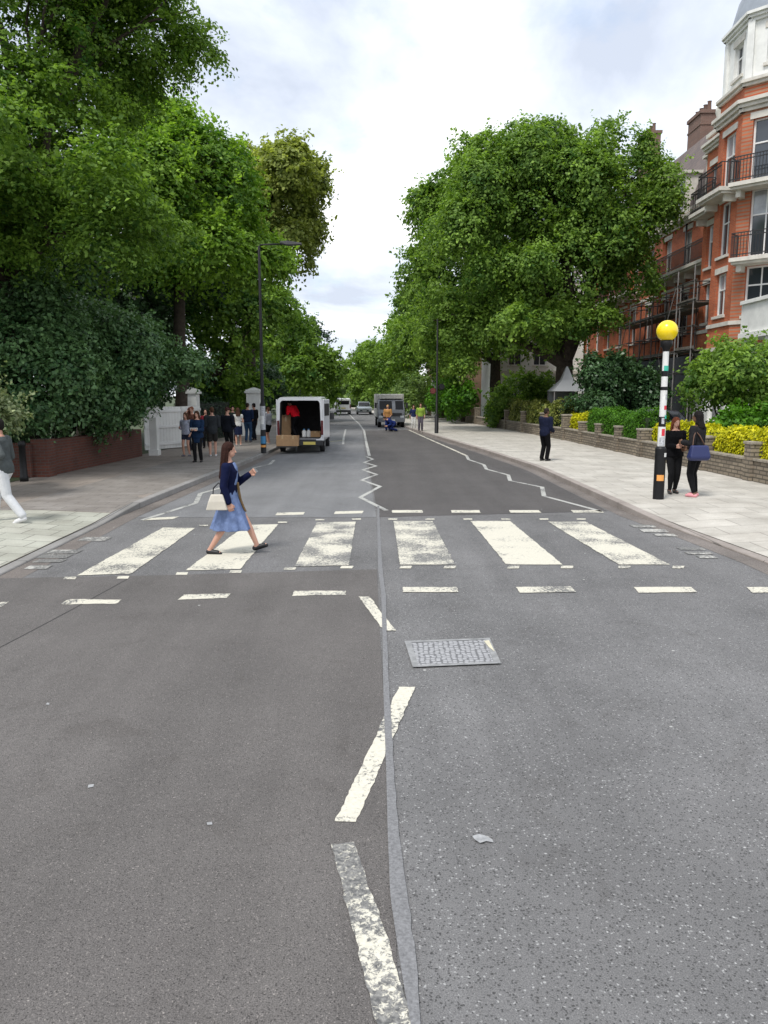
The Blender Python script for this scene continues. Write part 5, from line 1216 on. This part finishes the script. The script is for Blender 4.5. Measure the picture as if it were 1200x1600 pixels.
    def pf(c):
        mi = np.zeros(len(c))
        for e_ in eyes: mi[np.linalg.norm((c-e_)*np.array([1, 1, 1.4]), axis=1) < .0125*k] = 1
        mi[np.linalg.norm((c-lip)*np.array([.55, .55, 1.3]), axis=1) < .012*k] = 2
        return mi
    blob('body', b, vox, [skin(sk), M_EYE, M_LIP], o, 1, pf)
    def cloth(spec, nm):
        c = spec['c']; m_ = mat(spec.get('n', 'cloth_%d_%d_%d' % tuple(int(x*200) for x in c)), c, spec.get('r', .9), noise=spec.get('v', .22), nscale=spec.get('s', 14), bump=.5, bscale=16, spec=.12)
        return m_
    if bottom:
        b = MB(); ty = bottom['t']; off = bottom.get('o', .014)
        if ty in ('trousers', 'shorts', 'leggings'):
            torso(b, -.09, .16, off)
            for i in (0, 1):
                a_ = ank[i][0]; e0 = 1.0 if ty != 'shorts' else 0
                cap(b, hips[i], knee[i] if e0 else hips[i].lerp(knee[i], bottom.get('l', .72)), (.086+off)*k, (.056+off+(.012 if not e0 else 0))*k)
                if e0:
                    tt = .97 if ty == 'trousers' else .93
                    cap(b, knee[i], knee[i].lerp(a_, .35), (.055+off)*k, (.054+off)*k); cap(b, knee[i].lerp(a_, .3), knee[i].lerp(a_, tt), (.054+off)*k, (.036+off*(1.6 if ty == 'trousers' else .6))*k)
        else:   # skirt / dress skirt
            hem = bottom.get('hem', .5)*k; fl_ = bottom.get('flare', .10); rings = []
            fy = [(ank[0][0].y+0)*.55, (ank[1][0].y)*.55]; y1, y0_ = max(fy)+.10*k, min(fy)-.12*k
            for t in np.linspace(0, 1, 9):
                z = (hipz+.20*k)*(1-t)+hem*t; rg = []
                rx = (ww+.02)*k*(1-t)+(.16+fl_)*k*t if t < 1 else (.16+fl_)*k
                rx = float(np.interp(t, [0, .25, 1], [(ww+.02)*k, (hw+.02)*k, (.15+fl_)*k]))
                ya = float(np.interp(t, [0, .25, 1], [.105*k, .125*k, y1])); yb = float(np.interp(t, [0, .25, 1], [-.10*k, -.125*k, y0_]))
                for j in range(64):
                    a = 2*math.pi*j/64; w_ = 1+.085*t*math.sin(a*7+.6)+.06*t*math.sin(a*12+2)
                    rg.append(V((rx*math.cos(a)*w_, (ya+yb)/2+(ya-yb)/2*math.sin(a)*w_, z)))
                rings.append(rg)
            b.loft(rings)
        blob(bottom.get('name', ty if ty in ('trousers', 'shorts', 'leggings', 'skirt') else 'skirt'), b, vox, cloth(bottom, 0), o, 2)
    if top:
        b = MB(); off = top.get('o', .016); torso(b, top.get('z0', 0.0), .535, off, top.get('flare', 0))
        for i in (0, 1):
            sl_ = top.get('sl', 2)   # sleeve length: 0 none .. 1 elbow .. 2 wrist
            r0 = (.05 if fem else .057)+off
            if sl_ > 0: cap(b, sh[i], sh[i].lerp(el[i], min(1, sl_)), r0*k, (.040+off)*k)
            if sl_ > 1: cap(b, el[i], el[i].lerp(wr[i], (sl_-1)*.93), (.040+off)*k, (.029+off)*k)
        blob(top.get('name', 'shirt'), b, vox, cloth(top, 0), o, 2)
    if hair:
        b = MB(); m_ = mat('hair_%d' % int(hair['c'][0]*1000), hair['c'], .8, noise=.6, nscale=45, spec=.15)
        ell(b, HM @ V((0, -.016, .030)), (.082*k, .094*k, .095*k), RM)
        if hair['t'] == 'short': ell(b, HM @ V((0, -.045, -.01)), (.07*k, .062*k, .075*k), RM)
        if hair['t'] == 'cap': cap(b, HM @ V((0, .05, .05)), HM @ V((0, .13, .04)), .05*k, .035*k)
        if hair['t'] in ('long', 'bob', 'tail'):
            ln = hair.get('l', .30)
            if hair['t'] == 'tail':
                ell(b, HM @ V((0, -.045, -.01)), (.07*k, .062*k, .075*k), RM); cap(b, HM @ V((0, -.10, .02)), HM @ V((0, -.12, -.05)), .03*k, .03*k); cap(b, HM @ V((0, -.12, -.05)), HM @ V((0, -.10, -.22)), .03*k, .014*k)
            else:
                for x, y, w_ in ((0, -.065, .05), (.035, -.06, .045), (-.035, -.06, .045), (.064, -.03, .030), (-.064, -.03, .030), (.072, .0, .016), (-.072, .0, .016)):
                    e_ = T @ V((x*1.25, y-.045 if y < -.02 else y-.01, .715-ln*(1 if y < -.02 else .72)))
                    for q_ in range(3):
                        dx_, dy_, dl = random.uniform(-.02, .02), random.uniform(-.02, .01), random.uniform(-.05, .05); f_ = T @ V((x*1.35+dx_, (y-.05 if y < -.02 else y-.012)+dy_, .715-(ln+dl)*(1 if y < -.02 else .72))); cap(b, HM @ V((x*1.15, y-.005, -.08)), f_, w_*.5*k, .010*k)
                    cap(b, HM @ V((x, y, .03)), HM @ V((x*1.15, y-.005, -.08)), w_*k, w_*k); cap(b, HM @ V((x*1.15, y-.005, -.08)), e_, w_*k, w_*.7*k)
        blob('cap' if hair['t'] == 'cap' else 'hair', b, vox, m_, o, 2)
    if shoes:
        for i in (0, 1):
            b = MB(); a_, heel, fd = ank[i]
            cap(b, heel+V((0, 0, -.006*k)), heel+fd*.175*k+V((0, 0, -.010*k)), .041*k, .030*k); cap(b, heel+fd*.05*k, heel+fd*.14*k, .040*k, .036*k)
            if shoes.get('h'): cap(b, heel, heel+V((0, 0, shoes['h']*k)), .043*k, .044*k)
            blob('shoe', b, vox, mat('shoe_%d_%d' % (shoes['c'][0]*99, shoes['c'][1]*99), shoes['c'], .5), o, 1)
    if extra: extra(o, dict(T=T, HM=HM, sh=sh, el=el, wr=wr, k=k))
    return o
def at(px, py, z=None):
    p = G(px, py, 0)
    for _ in range(4): p = G(px, py, gz(p.x, p.y))
    return (p.x, p.y, p.z)
NAVY, BLK, CHAR = (.012, .018, .06), (.005, .005, .006), (.035, .038, .042)
# the woman on the crossing
def hero_extra(o, d):
    k = d['k']; b = MB()   # open cardigan front edge and the tan scarf end
    rings = []
    for t, (y, z) in enumerate(((.115, 1.0), (.13, .88), (.15, .76), (.19, .65), (.22, .585))):
        rings.append([(-.02+.035*math.cos(a)*(1-.12*t), y+.018*math.sin(a), z) for a in [2*math.pi*j/10 for j in range(10)]])
    b.loft(rings); blob('scarf_end', b, .008, mat('tan_cloth', (.16, .10, .04), .9, noise=.3, nscale=20), o, 1)
hp = G(361, 864, .008)
hero = person((hp.x, hp.y, .008), R(-90), 1.60, True, 'woman with long brown hair in a blue dress and navy cardigan walking over the crossing', vox=.0065, sk=S1,
    feet=((.06, -.27, 0), (-.06, .36, .02)), foot_pitch=(-8, 14), hands=((.20, .03, .735), (-.12, .27, 1.10)), head=(0, 4), hip_drop=.05, curl=60,
    top=dict(c=(.006, .009, .036), sl=2, z0=.06, o=.018, name='cardigan'), bottom=dict(t='dress', c=(.15, .205, .36), hem=.36, flare=.085, v=.3, s=9, name='dress'),
    hair=dict(t='long', c=(.028, .011, .008), l=.40), shoes=dict(c=BLK), extra=hero_extra)
# chambray bodice showing at the open cardigan front
b = MB(); V = Vector
rings = []
for z, y, rx, ry in ((1.00, .055, .085, .055), (1.08, .07, .075, .052), (1.16, .08, .07, .05), (1.24, .082, .065, .045), (1.31, .06, .05, .035)):
    rings.append([(rx*math.cos(a), y+ry*math.sin(a), z-.035) for a in [2*math.pi*j/16 for j in range(16)]])
b.loft(rings); blob('dress_bodice', b, .008, mat('cloth_30_41_72', (.15, .205, .36)), hero, 2)
hb = empty('handbag', (hp.x-.115, hp.y-.235, .655)); tag(hb, 'cream handbag hanging from the arm of the woman on the crossing', 'handbag')
b = MB(); b.loft([[(-.155, -.045, 0), (.135, -.045, 0), (.135, .045, 0), (-.155, .045, 0)], [(-.12, -.04, .12), (.105, -.04, .12), (.105, .04, .12), (-.12, .04, .12)], [(-.085, -.02, .215), (.075, -.02, .215), (.075, .02, .215), (-.085, .02, .215)]], smooth=False)
b.build('bag_body', mat('cream_leather', (.55, .51, .43), .5, noise=.08), hb, bevel=.012)
b = MB(); b.tube([(-.06, 0, .21), (-.05, 0, .30), (.02, .01, .37), (.075, .02, .30), (.06, 0, .21)], .009, 6); b.build('strap', M_BLACK, hb)
# man at the left edge
mp_ = at(12, 815)
person(mp_, R(88), 1.74, False, 'man in a grey top and white trousers walking off at the left edge', vox=.009, sk=S2, lean=3,
    feet=((.07, .26, 0), (-.08, -.30, .03)), foot_pitch=(0, -22), hip_drop=.03, hands=((.20, .25, 1.03), (-.24, .10, 1.02)), head=(8, 0), top=dict(c=(.075, .085, .085), sl=1.45, z0=-.06, o=.024, flare=.05), bottom=dict(t='trousers', c=(.60, .61, .62), v=.06, o=.02),
    hair=dict(t='short', c=(.012, .010, .009)), shoes=dict(c=(.62, .62, .62)))
# two women by the beacon
person(at(1050, 771), R(178), 1.62, True, 'auburn haired woman in black facing us beside the beacon', 'people standing on the right pavement', vox=.009, sk=S1, hands=((.05, .22, 1.02), (-.12, .20, 1.05)), head=(8, 6), curl=70,
    feet=((.07, .05, 0), (-.07, -.06, 0)), top=dict(c=BLK, sl=2, z0=-.04, o=.026, flare=.12, name='jacket'), bottom=dict(t='leggings', c=(.012, .012, .013)), hair=dict(t='long', c=(.15, .045, .022), l=.30), shoes=dict(c=(.02, .02, .02), h=.05))
wb = at(1084, 776)
person(wb, R(38), 1.76, True, 'woman in black leggings and pink shoes with her back to us, by the beacon', 'people standing on the right pavement', vox=.009, sk=S3, hands=((.12, .24, 1.0), (-.16, .22, 1.12)), head=(18, 0),
    feet=((.11, .03, 0), (-.09, -.05, 0)), top=dict(c=(.018, .018, .020), sl=2, z0=-.10, o=.028, flare=.04, name='jacket'), bottom=dict(t='leggings', c=(.009, .009, .010)), hair=dict(t='bob', c=(.010, .008, .008), l=.20), shoes=dict(c=(.70, .30, .33)))
bg_ = empty('shoulder_bag', (wb[0]-.05, wb[1]-.25, .86)); bg_.rotation_euler.z = R(8); tag(bg_, 'large navy shoulder bag carried by the woman in pink shoes', 'bag')
b = MB(); b.loft([[(-.19, -.05, .03), (.19, -.05, .03), (.19, .07, .03), (-.19, .07, .03)], [(-.23, -.085, .09), (.23, -.085, .09), (.23, .09, .09), (-.23, .09, .09)], [(-.18, -.05, .34), (.18, -.05, .34), (.18, .05, .34), (-.18, .05, .34)]], smooth=False); b.build('bag_body', mat('navy_leather', (.018, .026, .10), .45), bg_, bevel=.03)
b = MB(); b.tube([(-.14, 0, .33), (-.12, .02, .52), (-.04, .10, .62), (.05, .08, .52), (.12, 0, .33)], .014, 6); b.build('strap', mat('brown_strap', (.10, .05, .03), .6), bg_)
# man on the right pavement
person(at(850, 720), R(-52), 1.68, False, 'man in navy jacket and black trousers standing alone on the right pavement', 'people standing on the right pavement', vox=.012, sk=S3, hands=((.12, .26, .95), (-.10, .26, .95)), lean=4, head=(-10, 8),
    top=dict(c=(.010, .013, .032), sl=2, z0=-.08, o=.034, name='jacket'), bottom=dict(t='trousers', c=BLK, o=.02), hair=dict(t='short', c=(.02, .014, .012)), shoes=dict(c=BLK))
# people gathered on the left
GR = 'people gathered outside the white gates on the left'
person(at(292, 713), R(165), 1.50, True, 'woman in a pale knitted top and dark shorts, leftmost of the gathered people', GR, vox=.012, head=(0, 8), hands=((.16, .14, .98), (-.2, .05, .78)), feet=((.08, .04, 0), (-.07, -.08, 0)),
    top=dict(c=(.34, .36, .44), sl=1.6, z0=-.03, o=.03), bottom=dict(t='shorts', c=(.03, .035, .06), l=.45), hair=dict(t='long', c=(.09, .045, .025), l=.26), shoes=dict(c=(.1, .1, .12)))
def paper(o, d):
    b = MB(); w_ = (d['wr'][0]+d['wr'][1])/2+Vector((0, .07, .03)); b.box(w_, (.24, .012, .09), M=Matrix.Rotation(R(-30), 4, 'X')); b.build('held_paper', M_PWHITE, o)
person(at(310, 722), R(176), 1.60, True, 'woman in a dark blue coat and black trousers looking down at a white paper', GR, vox=.012, head=(0, 14), hands=((.10, .27, 1.02), (-.10, .27, 1.02)),
    top=dict(c=(.012, .028, .065), sl=2, z0=-.22, o=.03, flare=.10, name='coat'), bottom=dict(t='trousers', c=(.010, .010, .011)), hair=dict(t='long', c=(.07, .035, .02), l=.22), shoes=dict(c=BLK), extra=paper)
person(at(333, 713), R(12), 1.68, False, 'man in a grey jacket and shorts with white shoes, back turned', GR, vox=.012, head=(25, 5), hands=((.15, .25, 1.0), (-.15, .25, 1.0)),
    top=dict(c=(.030, .034, .038), sl=2, z0=-.10, o=.036, name='jacket'), bottom=dict(t='shorts', c=(.03, .028, .026), l=.7, o=.024), hair=dict(t='short', c=(.07, .02, .012)), shoes=dict(c=(.6, .6, .6)))
person(at(357, 709), R(-20), 1.66, False, 'man in a black jacket and flat cap behind the walking woman', GR, vox=.012, head=(-30, 5), hands=((.16, .24, .98), (-.2, .05, .78)),
    top=dict(c=(.010, .012, .018), sl=2, z0=-.08, o=.034, name='jacket'), bottom=dict(t='trousers', c=(.012, .012, .014)), hair=dict(t='cap', c=(.05, .02, .018)), shoes=dict(c=BLK))
person(at(302, 704), R(150), 1.66, False, 'person with reddish hair and rust top just behind the woman in the blue coat', GR, vox=.014, head=(10, 0), hands=((.1, .2, 1.45), (-.2, .05, .78)),
    top=dict(c=(.16, .07, .05), sl=1.4), bottom=dict(t='trousers', c=(.03, .03, .04)), hair=dict(t='short', c=(.20, .08, .05)), shoes=dict(c=(.05, .05, .05)))
person(at(323, 700), R(185), 1.55, True, 'woman in a dark red top behind the man in the grey jacket', GR, vox=.014, top=dict(c=(.18, .02, .03), sl=2), bottom=dict(t='trousers', c=(.012, .012, .012)), hair=dict(t='long', c=(.02, .012, .01), l=.2), shoes=dict(c=BLK))
person(at(373, 697), R(20), 1.58, True, 'girl in a white vest and dark skirt near the white pillar', GR, vox=.014, hands=((.14, .2, 1.0), (-.14, .2, 1.0)),
    top=dict(c=(.58, .58, .55), sl=.3), bottom=dict(t='skirt', c=(.014, .02, .05), hem=.5, flare=.02), hair=dict(t='long', c=(.06, .03, .018), l=.24), shoes=dict(c=(.3, .3, .3)))
person(at(388, 691), R(-10), 1.74, False, 'man in a navy top and blue jeans, back turned, beside the white pillar', GR, vox=.014, hands=((.16, .22, 1.0), (-.16, .22, 1.0)), head=(0, 10),
    top=dict(c=(.012, .022, .055), sl=1.2, o=.026), bottom=dict(t='trousers', c=(.035, .075, .15)), hair=dict(t='short', c=(.03, .02, .014)), shoes=dict(c=(.1, .1, .1)))
person(at(398, 688), R(60), 1.72, False, 'man in black clothes leaning by the right side of the white pillar', GR, vox=.014, sk=S2, top=dict(c=BLK, sl=1.2), bottom=dict(t='trousers', c=(.014, .014, .016)), hair=dict(t='short', c=(.012, .01, .01)), shoes=dict(c=BLK))
person(at(365, 692), R(200), 1.62, False, 'man in a dark green coat at the back of the gathered people', GR, vox=.014, top=dict(c=(.02, .03, .024), sl=2, z0=-.15), bottom=dict(t='trousers', c=(.02, .02, .03)), hair=dict(t='short', c=(.02, .015, .012)), shoes=dict(c=BLK))
person(at(420, 694), R(70), 1.58, False, 'person in a pale grey top and black shorts beside the street lamp', GR, vox=.014, hands=((.14, .24, 1.0), (-.16, .24, 1.02)),
    top=dict(c=(.30, .31, .34), sl=1.0, o=.028), bottom=dict(t='shorts', c=BLK, l=.6, o=.024), hair=dict(t='short', c=(.12, .06, .035)), shoes=dict(c=(.4, .4, .4)))
# man in red unloading the van
person((-3.42, 30.05, .595), R(48), 1.60, False, 'man in a bright red top bending inside the open white van', vox=.012, sk=S2, lean=34, hip_drop=.06, feet=((.12, .05, 0), (-.12, -.10, 0)), hands=((.30, .32, .72), (-.20, .42, .80)), head=(0, 25),
    top=dict(c=(.62, .008, .02), sl=.9, z0=-.02, o=.03, v=.1), bottom=dict(t='trousers', c=BLK, o=.018), hair=dict(t='short', c=(.012, .01, .01)), shoes=dict(c=BLK))
# road workers by the lorry
WG = 'people near the parked lorry'
def atr(px, py): return tuple(G(px, py, 0))
person(atr(606, 673), R(170), 1.62, False, 'worker in an orange top and navy trousers in front of the parked lorry', WG, vox=.018, lean=6, hands=((.2, .25, .9), (-.2, .25, .9)), top=dict(c=(.42, .22, .08), sl=1.0, o=.03), bottom=dict(t='trousers', c=(.015, .03, .14), o=.024), hair=dict(t='short', c=(.5, .3, .12)), shoes=dict(c=BLK))
person(atr(616, 674), R(110), 1.66, False, 'worker in navy crouching in front of the parked lorry', WG, vox=.018, lean=62, hip_drop=.38, feet=((.14, .1, 0), (-.14, -.1, 0)), hands=((.15, .5, .35), (-.15, .5, .35)), top=dict(c=(.015, .03, .14), sl=1.8, o=.03), bottom=dict(t='trousers', c=(.015, .025, .10), o=.024), hair=dict(t='short', c=(.03, .02, .02)), shoes=dict(c=BLK))
person(at(657, 673), R(180), 1.62, False, 'worker in a hi-vis yellow top on the pavement behind the lorry', WG, vox=.018, top=dict(c=(.26, .38, .06), sl=1.2, o=.03), bottom=dict(t='trousers', c=(.10, .09, .11), o=.02), hair=dict(t='short', c=(.06, .04, .03)), shoes=dict(c=BLK))
person(at(646, 672), R(185), 1.60, True, 'woman in a navy top and white trousers on the pavement beside the lorry', WG, vox=.018, top=dict(c=(.02, .03, .09), sl=1.2), bottom=dict(t='trousers', c=(.6, .6, .58)), hair=dict(t='long', c=(.05, .03, .02), l=.2), shoes=dict(c=(.5, .5, .5)))
person((8.75, 49.6, .13), R(150), 1.72, True, 'person with dark hair and pale blue top behind the mottled hedge', vox=.016, hands=((.12, .25, 1.1), (-.12, .25, 1.1)), top=dict(c=(.25, .30, .48), sl=1.2), bottom=dict(t='trousers', c=(.05, .05, .07)), hair=dict(t='long', c=(.02, .015, .012), l=.2), shoes=dict(c=BLK))
